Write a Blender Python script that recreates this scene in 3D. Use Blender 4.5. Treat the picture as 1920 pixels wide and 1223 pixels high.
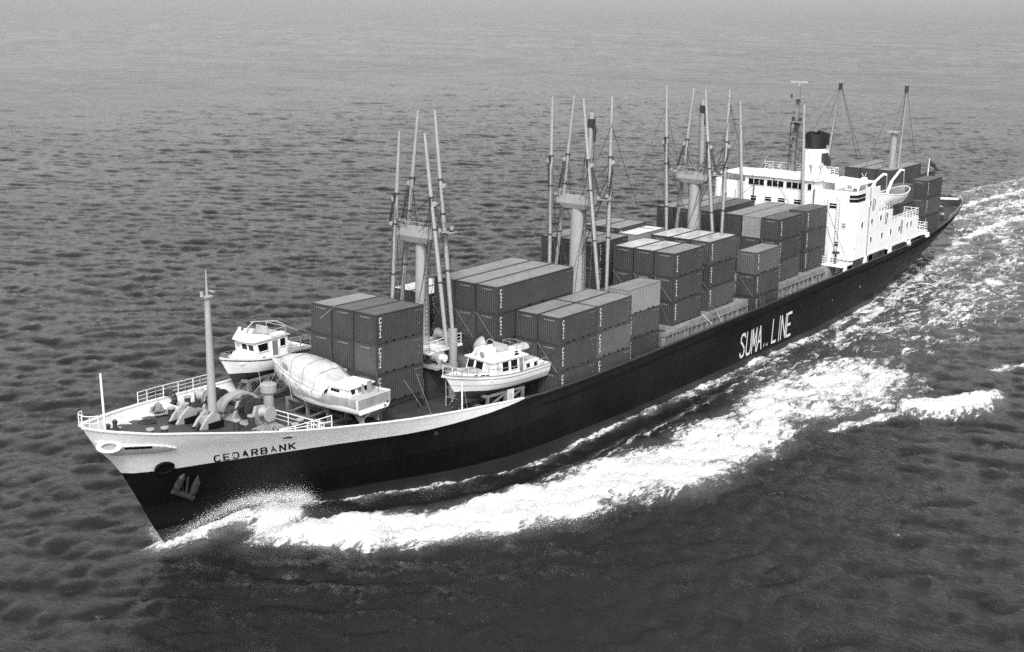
import bpy, bmesh, math, random
import numpy as np
from mathutils import Vector, Matrix
random.seed(7); RNG = np.random.default_rng(11)
sc = bpy.context.scene
for o in list(bpy.data.objects): bpy.data.objects.remove(o)
col = sc.collection

# ------------------------------------------------------------------ camera
# world: X runs aft along the ship, Y to starboard, Z up, sea level 0, centreline Y = 0
CAM = np.array([-78.502, -77.857, 41.325])
RM = np.array([[0.60431435, -0.79669768, 0.00877381],
               [0.18972755, 0.15459074, 0.9695902],
               [0.77382661, 0.58427263, -0.2445769]])   # right, up, forward
FPX = 2500.86                                            # focal length in pixels of a 1920 wide frame
cd = bpy.data.cameras.new('camera'); cam = bpy.data.objects.new('camera', cd); col.objects.link(cam)
cd.sensor_width = 36; cd.lens = 36 * FPX / 1920; cd.clip_start = 1; cd.clip_end = 60000
r, u, f = RM
cam.matrix_world = Matrix(((r[0], u[0], -f[0], CAM[0]), (r[1], u[1], -f[1], CAM[1]), (r[2], u[2], -f[2], CAM[2]), (0, 0, 0, 1)))
sc.camera = cam

# ------------------------------------------------------------------ sky, sun, exposure (hazy overcast, monochrome film)
SUN_DIR = Vector((-0.56, -0.40, 0.72)).normalized()       # towards the sun: ahead, a little to port
SUN_EL = math.asin(SUN_DIR.z); SUN_AZ = math.atan2(SUN_DIR.x, SUN_DIR.y)
w = bpy.data.worlds.new('World'); sc.world = w; w.use_nodes = True
nt = w.node_tree; nt.nodes.clear()
sky = nt.nodes.new('ShaderNodeTexSky'); sky.sky_type = 'NISHITA'; sky.sun_disc = False
sky.sun_elevation = SUN_EL; sky.sun_rotation = SUN_AZ
sky.air_density = 1.0; sky.dust_density = 3.6; sky.ozone_density = 1.0
bw = nt.nodes.new('ShaderNodeRGBToBW'); bg = nt.nodes.new('ShaderNodeBackground'); wo = nt.nodes.new('ShaderNodeOutputWorld')
nt.links.new(sky.outputs[0], bw.inputs[0]); nt.links.new(bw.outputs[0], bg.inputs[0]); nt.links.new(bg.outputs[0], wo.inputs[0])
bg.inputs[1].default_value = 0.15
sl = bpy.data.lights.new('sun', 'SUN'); sl.energy = 1.15; sl.angle = math.radians(10); sl.color = (1, 1, 1)
so = bpy.data.objects.new('sun', sl); col.objects.link(so)
so.rotation_euler = SUN_DIR.to_track_quat('Z', 'Y').to_euler(); so.location = (0, 0, 80)
vs = sc.view_settings; vs.view_transform = 'Standard'; vs.look = 'None'; vs.exposure = 1.02; vs.gamma = 1.0; vs.use_curve_mapping = False
sc.cycles.use_denoising = False; sc.cycles.caustics_reflective = False; sc.cycles.caustics_refractive = False; sc.cycles.sample_clamp_indirect = 2.5

# ------------------------------------------------------------------ helpers
def at(px, py, x=None, y=None, z=None):
    """photograph pixel -> point on the plane x=, y= or z= it lies on"""
    d = np.array([(px - 960) / FPX, -(py - 611.5) / FPX, 1.0]) @ RM
    for ax, val in ((0, x), (1, y), (2, z)):
        if val is not None: return CAM + d * ((val - CAM[ax]) / d[ax])

def lerp(a, b, t): return a + (b - a) * t
def V(p): return np.array(p, float)

class MB:
    """collects boxes, bars, tubes; build() links them as one mesh object"""
    def __init__(s): s.v = []; s.f = []
    def add(s, vs, fs):
        n = len(s.v); s.v += [tuple(map(float, p)) for p in vs]; s.f += [tuple(i + n for i in q) for q in fs]; return s
    def box(s, x0, x1, y0, y1, z0, z1):
        return s.add([(x0,y0,z0),(x1,y0,z0),(x1,y1,z0),(x0,y1,z0),(x0,y0,z1),(x1,y0,z1),(x1,y1,z1),(x0,y1,z1)],
                     [(0,3,2,1),(4,5,6,7),(0,1,5,4),(1,2,6,5),(2,3,7,6),(3,0,4,7)])
    def hexa(s, p): return s.add(p, [(0,3,2,1),(4,5,6,7),(0,1,5,4),(1,2,6,5),(2,3,7,6),(3,0,4,7)])
    def prism(s, pts, axis, a, b):
        """polygon pts in the two other axes, extruded along axis from a to b"""
        def mk(p, c):
            q = list(p); q.insert(axis, c); return q
        n = len(pts)
        return s.add([mk(p, a) for p in pts] + [mk(p, b) for p in pts],
                     [tuple(range(n))[::-1], tuple(range(n, 2*n))] + [(i, (i+1) % n, n+(i+1) % n, n+i) for i in range(n)])
    def tube(s, a, b, r0, r1=None, n=8, cap=True):
        a, b = V(a), V(b); r1 = r0 if r1 is None else r1
        d = b - a; L = np.linalg.norm(d)
        if L < 1e-6: return s
        d /= L; q = np.array([0, 0, 1.]) if abs(d[2]) < .9 else np.array([1., 0, 0])
        e1 = np.cross(d, q); e1 /= np.linalg.norm(e1); e2 = np.cross(d, e1)
        vs = []
        for P, R in ((a, r0), (b, r1)):
            for i in range(n):
                t = 2*math.pi*i/n; vs.append(P + R*(math.cos(t)*e1 + math.sin(t)*e2))
        fs = [(i, (i+1) % n, n+(i+1) % n, n+i) for i in range(n)]
        if cap: fs += [tuple(range(n))[::-1], tuple(range(n, 2*n))]
        return s.add(vs, fs)
    def path(s, pts, r, n=5):
        for a, b in zip(pts[:-1], pts[1:]): s.tube(a, b, r, r, n)
        return s
    def bar(s, a, b, w, h):
        """rectangular bar from a to b, w wide, h high"""
        a, b = V(a), V(b); d = b - a; d /= np.linalg.norm(d)
        up = np.array([0, 0, 1.]) if abs(d[2]) < .95 else np.array([1., 0, 0])
        e1 = np.cross(d, up); e1 /= np.linalg.norm(e1); e2 = np.cross(e1, d)
        p = []
        for P in (a, b):
            for i, j in ((-1,-1),(1,-1),(1,1),(-1,1)): p.append(P + e1*w/2*i + e2*h/2*j)
        return s.add(p, [(0,1,2,3),(7,6,5,4),(0,4,5,1),(1,5,6,2),(2,6,7,3),(3,7,4,0)])
    def lathe(s, prof, c=(0,0,0), axis=2, n=16):
        """prof: list of (radius, height along axis)"""
        c = V(c); vs = []
        for R, h in prof:
            for i in range(n):
                t = 2*math.pi*i/n; q = [R*math.cos(t), R*math.sin(t)]; q.insert(axis, h); vs.append(c + q)
        fs = []
        for k in range(len(prof)-1):
            for i in range(n): fs.append((k*n+i, k*n+(i+1) % n, (k+1)*n+(i+1) % n, (k+1)*n+i))
        fs += [tuple(range(n))[::-1], tuple(range((len(prof)-1)*n, len(prof)*n))]
        return s.add(vs, fs)
    def grid(s, P, closed=False):
        """P: rows x cols array of points"""
        R, Cn = len(P), len(P[0]); n = len(s.v)
        for row in P:
            for p in row: s.v.append(tuple(map(float, p)))
        for i in range(R-1):
            for j in range(Cn if closed else Cn-1):
                s.f.append((n+i*Cn+j, n+i*Cn+(j+1) % Cn, n+(i+1)*Cn+(j+1) % Cn, n+(i+1)*Cn+j))
        return s
    def mesh(s, name, mat, smooth=None):
        me = bpy.data.meshes.new(name); me.from_pydata(s.v, [], s.f)
        me.materials.append(mat)
        bm = bmesh.new(); bm.from_mesh(me); bmesh.ops.recalc_face_normals(bm, faces=bm.faces); bm.to_mesh(me); bm.free()
        if smooth:
            me.shade_smooth()
            try: me.set_sharp_from_angle(angle=math.radians(smooth))
            except Exception: pass
        return me
    def build(s, name, mat, parent=None, smooth=None):
        return link(name, s.mesh(name, mat, smooth), parent)

def link(name, me, parent=None, loc=None, rot=None):
    o = bpy.data.objects.new(name, me); col.objects.link(o)
    if parent: o.parent = parent
    if loc is not None: o.location = loc
    if rot is not None: o.rotation_euler = rot
    return o
def stuff(o): o['kind'] = 'stuff'; return o
def thing(name, label, cat, loc=(0, 0, 0), rot=(0, 0, 0), group=None):
    o = link(name, None, None, loc, rot); o.empty_display_size = 0.5
    return tag(o, label, cat, group)
def tag(o, label, cat, group=None, kind=None):
    o['label'] = label; o['category'] = cat
    if group: o['group'] = group
    if kind: o['kind'] = kind
    return o

# ------------------------------------------------------------------ materials (all neutral grey: black-and-white film)
def N(t, kind, **kw):
    n = t.nodes.new(kind)
    for k, v in kw.items():
        if k in n.inputs: n.inputs[k].default_value = v
        else: setattr(n, k, v)
    return n
def grey(v): return (v, v, v, 1)
MATS = {}
def mat(name, base, rough=0.55, var=0.12, scale=1.5, bump=0.0, bscale=20.0, streak=0.0, spec=0.5, metal=0.0):
    if name in MATS: return MATS[name]
    m = bpy.data.materials.new(name); m.use_nodes = True; t = m.node_tree; t.nodes.clear(); L = t.links.new
    out = N(t, 'ShaderNodeOutputMaterial'); p = N(t, 'ShaderNodeBsdfPrincipled'); L(p.outputs[0], out.inputs[0])
    p.inputs['Roughness'].default_value = rough; p.inputs['Specular IOR Level'].default_value = spec; p.inputs['Metallic'].default_value = metal
    tc = N(t, 'ShaderNodeTexCoord'); oi = N(t, 'ShaderNodeObjectInfo')
    off = N(t, 'ShaderNodeVectorMath', operation='MULTIPLY_ADD'); L(oi.outputs['Random'], off.inputs[0])
    off.inputs[1].default_value = (37, 53, 71); L(tc.outputs['Object'], off.inputs[2])
    n1 = N(t, 'ShaderNodeTexNoise', Scale=scale, Detail=6.0, Roughness=0.62); L(off.outputs[0], n1.inputs['Vector'])
    mr = N(t, 'ShaderNodeMapRange'); L(n1.outputs[0], mr.inputs[0])
    mr.inputs['From Min'].default_value = 0.3; mr.inputs['From Max'].default_value = 0.7
    mr.inputs['To Min'].default_value = base*(1-var); mr.inputs['To Max'].default_value = base*(1+var)
    val = mr.outputs[0]
    if streak:
        mp = N(t, 'ShaderNodeMapping'); mp.inputs['Scale'].default_value = (2.2, 2.2, 0.12); L(off.outputs[0], mp.inputs[0])
        n2 = N(t, 'ShaderNodeTexNoise', Scale=2.0, Detail=5.0, Roughness=0.7); L(mp.outputs[0], n2.inputs['Vector'])
        m2 = N(t, 'ShaderNodeMapRange'); L(n2.outputs[0], m2.inputs[0])
        m2.inputs['From Min'].default_value = 0.45; m2.inputs['From Max'].default_value = 0.75
        m2.inputs['To Min'].default_value = 1.0; m2.inputs['To Max'].default_value = 1-streak
        mu = N(t, 'ShaderNodeMath', operation='MULTIPLY'); L(val, mu.inputs[0]); L(m2.outputs[0], mu.inputs[1]); val = mu.outputs[0]
    L(val, p.inputs['Base Color'])
    if bump:
        nb = N(t, 'ShaderNodeTexNoise', Scale=bscale, Detail=4.0); L(off.outputs[0], nb.inputs['Vector'])
        b = N(t, 'ShaderNodeBump', Strength=1.0, Distance=bump); L(nb.outputs[0], b.inputs['Height']); L(b.outputs[0], p.inputs['Normal'])
    MATS[name] = m; return m

def hull_material(name):
    m = mat(name, 0.0045, 0.5, 0.5, 0.16, streak=-0.6, spec=0.13, bump=0.02, bscale=0.9); t = m.node_tree; L = t.links.new
    p = [n for n in t.nodes if n.type == 'BSDF_PRINCIPLED'][0]; src = p.inputs['Base Color'].links[0].from_socket
    tc = N(t, 'ShaderNodeTexCoord'); sp = N(t, 'ShaderNodeSeparateXYZ'); cb = N(t, 'ShaderNodeCombineXYZ'); L(tc.outputs['Object'], sp.inputs[0]); L(sp.outputs['X'], cb.inputs[0]); L(sp.outputs['Z'], cb.inputs[1])
    br = N(t, 'ShaderNodeTexBrick', Scale=1.0); br.inputs['Brick Width'].default_value = 8.5; br.inputs['Row Height'].default_value = 1.9; br.inputs['Mortar Size'].default_value = 0.025
    br.inputs['Color1'].default_value = grey(0.75); br.inputs['Color2'].default_value = grey(1.7); br.inputs['Mortar'].default_value = grey(0.5); L(cb.outputs[0], br.inputs['Vector'])
    mu = N(t, 'ShaderNodeMath', operation='MULTIPLY'); L(src, mu.inputs[0]); L(br.outputs['Color'], mu.inputs[1])
    mp = N(t, 'ShaderNodeMapping'); mp.inputs['Scale'].default_value = (1.4, 1.4, 0.10); L(tc.outputs['Object'], mp.inputs[0])
    ns = N(t, 'ShaderNodeTexNoise', Scale=1.3, Detail=6.0, Roughness=0.75); L(mp.outputs[0], ns.inputs['Vector'])
    mr = N(t, 'ShaderNodeMapRange'); L(ns.outputs[0], mr.inputs[0]); mr.inputs['From Min'].default_value = 0.60; mr.inputs['From Max'].default_value = 0.80; mr.inputs['To Max'].default_value = 0.018
    ad = N(t, 'ShaderNodeMath', operation='ADD'); L(mu.outputs[0], ad.inputs[0]); L(mr.outputs[0], ad.inputs[1]); L(ad.outputs[0], p.inputs['Base Color']); return m
M_BLACK = hull_material('black_hull_paint')
M_BOOT = mat('boot_topping_paint', 0.015, 0.5, 0.3, 0.3, streak=0.3)
M_WHITE = mat('white_ship_paint', 0.78, 0.45, 0.06, 0.5, streak=0.18, bump=0.012, bscale=1.3)
M_DECK = mat('deck_paint', 0.045, 0.6, 0.3, 0.5)
M_MAST = mat('buff_mast_paint', 0.31, 0.45, 0.08, 0.8, streak=0.12)
M_COAM = mat('weathered_coaming_paint', 0.22, 0.6, 0.35, 0.9, streak=0.45)
M_BOX = mat('dark_container_paint', 0.043, 0.5, 0.15, 0.5, streak=0.15)
M_BOXB = mat('darker_container_paint', 0.040, 0.5, 0.2, 0.7, streak=0.2)
M_BOXC = mat('dusty_container_paint', 0.057, 0.55, 0.2, 0.4, streak=0.2)
M_MARK = mat('small_code_paint', 0.22, 0.6, 0.1)
M_RADM = mat('grey_mast_paint', 0.20, 0.5, 0.15)
M_BOX2 = mat('mid_container_paint', 0.085, 0.45, 0.15, 0.5, streak=0.15)
M_BOX3 = mat('light_container_paint', 0.22, 0.45, 0.10, 0.5, streak=0.15)
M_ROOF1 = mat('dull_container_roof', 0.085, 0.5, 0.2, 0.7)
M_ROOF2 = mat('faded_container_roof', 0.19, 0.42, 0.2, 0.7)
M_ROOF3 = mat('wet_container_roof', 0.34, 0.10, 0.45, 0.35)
M_LET = mat('white_lettering', 0.6, 0.5, 0.08)
M_DARK = mat('dark_recess', 0.006, 0.8, 0.2, spec=0.1)
M_GEAR = mat('light_deck_gear_paint', 0.33, 0.5, 0.12, 2.0, streak=0.2)
M_IRON = mat('dark_iron', 0.035, 0.55, 0.3, 3.0)
M_WIRE = mat('greased_wire', 0.03, 0.6, 0.2)
M_ROPE = mat('mooring_rope', 0.24, 0.9, 0.25, 6.0, bump=0.02, bscale=60)
M_GEL = mat('white_gelcoat', 0.80, 0.25, 0.03, 1.0)
M_GELG = mat('grey_boat_deck', 0.42, 0.5, 0.08, 2.0)
M_AFOUL = mat('dark_bottom_paint', 0.035, 0.7, 0.2)
M_WOOD = mat('cradle_timber', 0.16, 0.8, 0.3, 3.0)
M_GLASS = mat('dark_window_glass', 0.008, 0.15, 0.1, spec=0.3)
M_CURT = mat('curtained_window', 0.5, 0.25, 0.15, 4.0)
M_WRAP = mat('plastic_wrap', 0.50, 0.28, 0.22, 0.7, bump=0.06, bscale=1.8, streak=0.2)
M_WRAP2 = mat('grey_plastic_skirt', 0.30, 0.3, 0.35, 1.1, bump=0.05, bscale=3.0, streak=0.3)
M_FLAG = mat('dark_flag_cloth', 0.03, 0.8, 0.2)
M_GREYP = mat('grey_boat_trim', 0.25, 0.5, 0.1)
M_INT = mat('grey_boat_interior', 0.18, 0.7, 0.2)
# ------------------------------------------------------------------ hull form
def tab(xs, ys): return lambda x: np.interp(x, xs, ys)
ZT = tab([-25.5,-22,-19.5,-16,-13,-10,-5.6,-2.5,2.75,9.5,16.5,30,50,62,75,100,120,144.6],
         [11.05,10.35,10.0,9.45,9.0,8.6,8.1,7.77,7.23,6.58,5.95,5.95,6.15,6.3,6.55,6.8,7.35,8.3])        # bulwark top
ZW0 = tab([-25.5,-22.5,-17,-13,-8,0,8,12.6,15], [6.85,6.9,6.86,6.82,6.66,6.15,6.12,6.33,6.7])
ZW = lambda x: np.minimum(ZW0(x), ZT(x))                      # white / black line
ZB = tab([-25,-10,0,8,20,30,150], [1.5,1.5,1.6,1.55,1.1,0.85,0.95])                                      # top of boot topping
XS = tab([-4,0,2,4.3,6.9,8.3,9.2,11.1], [-17.8,-18.9,-20.05,-21.15,-22.5,-23.5,-24.4,-25.5])             # stem profile
XE = tab([-4,0,3,6,8.4], [132,136.5,141,144.2,144.8])                                                      # stern profile
BT = tab([-25.5,-25.0,-24.2,-22,-19.5,-16,-13,-10,-5.6,-2.5,2.75,9.5,15], [0,1.1,1.9,3.4,4.6,6.2,7.3,8.2,9.3,9.9,10.5,10.9,11])
BWL = tab([-18.9,-14,-10.2,-6,-2.7,1.1,5,9.6,15], [0,1.2,2.35,3.9,5.4,7.5,9.4,10.7,11])
AT = tab([74,100,115,128,136,141,143.5,144.6,144.8], [11,10.9,10.2,8.6,6.9,5.2,3.4,1.4,0])
AW = tab([74,92,112,126,133,136.5], [11,9.7,6.2,2.8,1.2,0])
def half(x, z):
    """half breadth of the hull at x and height z"""
    zt = float(ZT(x)); wz = min(1.0, max(0.0, z / zt))
    if x < 15:
        xs = float(XS(z))
        if x <= xs: return 0.0
        t = (x - xs) / (15 - xs)
        return float(lerp(BWL(-18.9 + t*33.9), BT(-25.5 + t*40.5), wz**1.35))
    if x > 74:
        xe = float(XE(z))
        if x >= xe: return 0.0
        t = (x - 74) / (xe - 74)
        return float(lerp(AW(74 + t*62.5), AT(74 + t*70.8), wz**0.9))
    return 11.0

# ------------------------------------------------------------------ sea
def ocean_tile(n, size, lmin, lmax, wind, rms, seed, spread=3.0):
    rg = np.random.default_rng(seed)
    k1 = np.fft.fftfreq(n, size/n) * 2*np.pi
    kx, ky = np.meshgrid(k1, k1, indexing='ij'); k = np.hypot(kx, ky); k[0, 0] = 1
    c = (kx*wind[0] + ky*wind[1]) / k
    lam = 2*np.pi/k
    S = k**-3.4 * np.maximum(0.06, np.abs(c))**spread * (lam > lmin) * (lam < lmax)
    S[0, 0] = 0
    ph = rg.normal(size=(n, n)) + 1j*rg.normal(size=(n, n))
    Hk = ph*np.sqrt(S)
    h = np.fft.ifft2(Hk); dx = np.fft.ifft2(-1j*kx/k*Hk); dy = np.fft.ifft2(-1j*ky/k*Hk)
    s = rms / h.real.std()
    return h.real*s, dx.real*s, dy.real*s
def sample(tile, size, x, y, ang):
    n = tile[0].shape[0]; ca, sa = math.cos(ang), math.sin(ang)
    uu = (x*ca + y*sa)/size*n; vv = (-x*sa + y*ca)/size*n
    i = np.floor(uu).astype(int); j = np.floor(vv).astype(int); a = uu-i; b = vv-j
    i0, i1, j0, j1 = i % n, (i+1) % n, j % n, (j+1) % n
    r = [T[i0, j0]*(1-a)*(1-b) + T[i1, j0]*a*(1-b) + T[i0, j1]*(1-a)*b + T[i1, j1]*a*b for T in tile]
    return r[0], r[1]*ca - r[2]*sa, r[1]*sa + r[2]*ca
def axis(a0, a1, step, lo, hi):
    mid = list(np.arange(a0, a1 + step/2, step)); up = []; s = step; p = mid[-1]
    while p < hi: s = min(s*(1.005 if p < a1 + 260 else 1.012 if p < a1 + 2600 else 1.05), 400); p += s; up.append(p)
    dn = []; s = step; p = mid[0]
    while p > lo: s = min(s*1.15, 400); p -= s; dn.append(p)
    return np.array(dn[::-1] + mid + up)
gx = axis(-42, 118, 0.40, -700, 14000); gy = axis(-60, 18, 0.40, -700, 12000)
SX, SY = np.meshgrid(gx, gy, indexing='ij'); sx = SX.ravel(); sy = SY.ravel()
spc = np.maximum(np.repeat(np.gradient(gx), len(gy)), np.tile(np.gradient(gy), len(gx)))
WIND = np.array([0.70, 0.71])
tA = ocean_tile(512, 170.0, 0.85, 2.6, WIND, 0.058, 3, 2.0)
tB = ocean_tile(512, 233.0, 2.2, 6.5, WIND, 0.098, 5, 2.6)
tC = ocean_tile(512, 1210.0, 8.0, 32.0, WIND, 0.10, 9, 2.6)
z = np.zeros(len(sx)); dxs = np.zeros(len(sx)); dys = np.zeros(len(sx))
for T, size, ang, lim, chop in ((tA, 170.0, 0.31, 1.5, 1.6), (tB, 233.0, -0.22, 3.2, 1.7), (tC, 1210.0, 0.1, 24.0, 1.0)):
    fa = np.clip((lim - spc)/(lim*0.6), 0, 1)
    if T is tB: lod = 1 - fa
    h, a, b = sample(T, size, sx, sy, ang); z += h*fa; dxs += a*fa*chop; dys += b*fa*chop

# wash and foam, laid out on the water
def P0(pts, zz=0.3): return np.array([at(a, b, z=zz)[:2] for a, b in pts])
def seg_dist(px, py, pl, closed=False):
    d = np.full(px.shape, 1e9); n = len(pl)
    for i in range(n if closed else n-1):
        ax_, ay_ = pl[i]; bx_, by_ = pl[(i+1) % n]; ex, ey = bx_-ax_, by_-ay_
        t = np.clip(((px-ax_)*ex + (py-ay_)*ey)/(ex*ex+ey*ey+1e-9), 0, 1)
        d = np.minimum(d, np.hypot(px-ax_-t*ex, py-ay_-t*ey))
    return d
def inside(px, py, poly):
    c = np.zeros(px.shape, bool); n = len(poly); j = n-1
    for i in range(n):
        xi, yi = poly[i]; xj, yj = poly[j]
        c ^= ((yi > py) != (yj > py)) & (px < (xj-xi)*(py-yi)/(yj-yi+1e-12)+xi); j = i
    return c
foam = np.zeros(len(sx))
def add_poly(pts, val, feather, zz=0.3):
    poly = P0(pts, zz); m = (sx > poly[:,0].min()-6) & (sx < poly[:,0].max()+6) & (sy > poly[:,1].min()-6) & (sy < poly[:,1].max()+6)
    d = seg_dist(sx[m], sy[m], poly, True) * np.where(inside(sx[m], sy[m], poly), 1, -1)
    v = val*np.clip(d/feather*0.5 + 0.5, 0, 1); foam[m] = np.maximum(foam[m], v); return m, d
def add_line(pts, width, val, zz=0.2):
    pl = P0(pts, zz); m = (sx > pl[:,0].min()-8) & (sx < pl[:,0].max()+8) & (sy > pl[:,1].min()-8) & (sy < pl[:,1].max()+8)
    d = seg_dist(sx[m], sy[m], pl); v = val*np.clip(1.25 - d/width, 0, 1); foam[m] = np.maximum(foam[m], np.minimum(v, val)); return m, d
OUT = [(470,1018),(527,1017),(604,1018),(640,1008),(677,1007),(713,1019),(746,1017),(794,1015),(837,1000),(888,1004),(925,997),(947,989),(1001,986),(1038,976),(1093,968),(1150,945),(1185,936),(1262,928),(1310,922),(1366,898),(1390,868),(1440,850),(1484,822)]
INN = [(1500,690),(1429,712),(1405,735),(1366,772),(1309,788),(1277,803),(1241,830),(1183,840),(1146,853),(1099,868),(1052,892),(1018,911),(960,922),(918,934),(859,953),(819,964),(786,969),(728,969),(655,967),(597,969),(553,972),(520,966),(487,950)]
mm, dd = add_poly(OUT + INN, 0.72, 2.0)
z[mm] += np.clip(dd/1.2 + 0.3, 0, 1)*0.45*np.clip((40 - sx[mm])/30, 0.25, 1)
# a dense solid core towards the bow, thinning aft
add_poly([(478,1016),(604,1016),(713,1015),(794,1012),(888,1000),(1001,982),(1093,962),(1150,935),(1146,866),(1060,905),(950,930),(860,960),(786,971),(655,969),(553,974),(492,955)], 1.08, 1.6)
add_poly([(1080,962),(1183,928),(1310,905),(1366,880),(1385,840),(1330,800),(1241,835),(1146,862),(1080,900)], 0.86, 2.6)
add_poly([(1484,800),(1541,785),(1627,769),(1690,764),(1709,745),(1725,704),(1644,664),(1530,672),(1440,690),(1390,760),(1400,840)], 0.64, 3.5)
add_poly([(1430,700),(1530,668),(1600,640),(1700,610),(1790,560),(1850,480),(1800,430),(1720,490),(1640,560),(1540,640)], 0.52, 6.0)
add_poly([(1560,620),(1760,500),(1920,420),(1990,470),(1990,560),(1800,640),(1680,690)], 0.44, 9.0)
mm, dd = add_poly([(1682,757),(1752,755),(1822,744),(1868,733),(1876,744),(1852,770),(1822,778),(1760,781),(1711,781),(1690,770)], 0.98, 1.4)
z[mm] += np.clip(dd/0.8 + 0.6, 0, 1)*0.8
add_line([(1560,800),(1640,785),(1700,772)], 0.9, 0.62)
add_line([(1868,690),(1895,684),(1940,676)], 1.0, 0.62)
add_line([(1670,1000),(1690,1004)], 0.2, 0.5)
# thin line where the water climbs the plating, widening aft
HUG = [(512,957),(600,950),(680,937),(780,924),(870,910),(950,888),(1040,851),(1150,802),(1250,752),(1370,692),(1450,657),(1530,607),(1600,570),(1660,525),(1705,488),(1745,450)]
hl = np.array([(x, -half(x, 0.1)) for x in np.arange(-19, 137, 1.0)])
near = (sx > -24) & (sx < 140) & (sy < 1) & (sy > -22)
dh = np.full(len(sx), 99.0); dh[near] = seg_dist(sx[near], sy[near], hl)
wd = np.interp(sx, [-19, -8, 8, 25, 45, 90, 137], [0.8, 0.45, 0.55, 0.9, 1.7, 2.6, 3.2])
outb = near & (np.abs(sy) > np.interp(sx, hl[:,0], -hl[:,1]) - 0.6)
foam = np.where(outb, np.maximum(foam, np.clip(1.2 - dh/wd, 0, 1)*np.interp(sx, [-19, 5, 40, 137], [0.9, 0.62, 0.52, 0.50])), foam)
for pts, wdt, val in (([(1120,862),(1200,815),(1290,772),(1390,712),(1480,662)], 0.35, 0.5), ([(1040,880),(1130,838),(1210,800)], 0.3, 0.45),
        ([(1560,640),(1640,585),(1720,520),(1800,450)], 1.6, 0.55), ([(1790,392),(1850,372),(1935,352)], 2.5, 0.55), ([(1775,372),(1830,352),(1935,330)], 2.0, 0.42),
        ([(1800,445),(1880,418),(1960,392)], 2.2, 0.62), ([(1760,415),(1830,398),(1930,372)], 2.6, 0.55), ([(1790,430),(1850,425),(1960,412)], 1.4, 0.5),
        ([(1840,375),(1960,385)], 2.2, 0.40), ([(1700,560),(1790,545),(1860,520)], 2.0, 0.5), ([(1640,620),(1740,600),(1830,590)], 2.0, 0.45), ([(1560,700),(1660,720),(1710,742)], 0.9, 0.5)):
    add_line(pts, wdt, val)
add_poly([(1770,380),(1830,345),(1960,320),(1990,470),(1850,470),(1790,440)], 0.46, 10.0)
# bow wave: water heaped along the plating, a trough behind it
amp = np.interp(sx, [-20.5, -18.5, -15.5, -13, -10, -8.0, -6.5, -4, 5, 12, 130], [0, 0.5, 1.7, 2.5, 2.3, 1.7, 1.0, 0.7, 0.45, 0.1, 0.25])
wb = np.interp(sx, [-20, -13, -8, 0, 130], [0.6, 1.1, 1.3, 1.2, 1.6])
z += np.where(near & outb, amp*np.exp(-(dh/wb)**2), 0)
ring = np.interp(sx, [-17, -12, -6, 5, 20, 50], [0, 0.5, 0.9, 0.7, 0.35, 0])
z += np.where(near & (dh < 12), ring*(np.exp(-((dh-4.5)/1.6)**2) - 0.7*np.exp(-((dh-2.2)/1.2)**2)), 0)
bowf = np.interp(sx, [-19.2, -18, -15, -11, -9, -7.8], [0.5, 0.5, 0.42, 0.5, 1.15, 0.0]) + 0.5*np.exp(-(dh/0.6)**2)
foam = np.where(near & outb & (sx < -7.8), np.maximum(foam, bowf*np.clip(1.5 - dh/2.0, 0, 1)), foam)
calm = np.exp(-(dh/9)**2)*0.4
z *= 1 - 0.25*np.exp(-(dh/6)**2)
ruf = np.clip(foam, 0, 1)*(spc < 1.2)
z += ruf*(0.10*RNG.normal(size=len(z)))
vx = sx + dxs; vy = sy + dys
me = bpy.data.meshes.new('sea')
nx, ny = len(gx), len(gy)
me.vertices.add(nx*ny); me.vertices.foreach_set('co', np.stack([vx, vy, z], 1).ravel().astype(np.float32))
ii = np.arange(nx*ny).reshape(nx, ny); q = np.stack([ii[:-1,:-1], ii[1:,:-1], ii[1:,1:], ii[:-1,1:]], -1).reshape(-1, 4)
me.loops.add(q.size); me.loops.foreach_set('vertex_index', q.ravel().astype(np.int32))
me.polygons.add(len(q)); me.polygons.foreach_set('loop_start', (np.arange(len(q))*4).astype(np.int32))
try: me.polygons.foreach_set('loop_total', np.full(len(q), 4, np.int32))
except Exception: pass
me.polygons.foreach_set('use_smooth', np.ones(len(q), bool)); me.update(calc_edges=True)
at_ = me.attributes.new('foam', 'FLOAT', 'POINT'); at_.data.foreach_set('value', foam.astype(np.float32))
at_ = me.attributes.new('fine_waves', 'FLOAT', 'POINT'); at_.data.foreach_set('value', lod.astype(np.float32))

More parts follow.
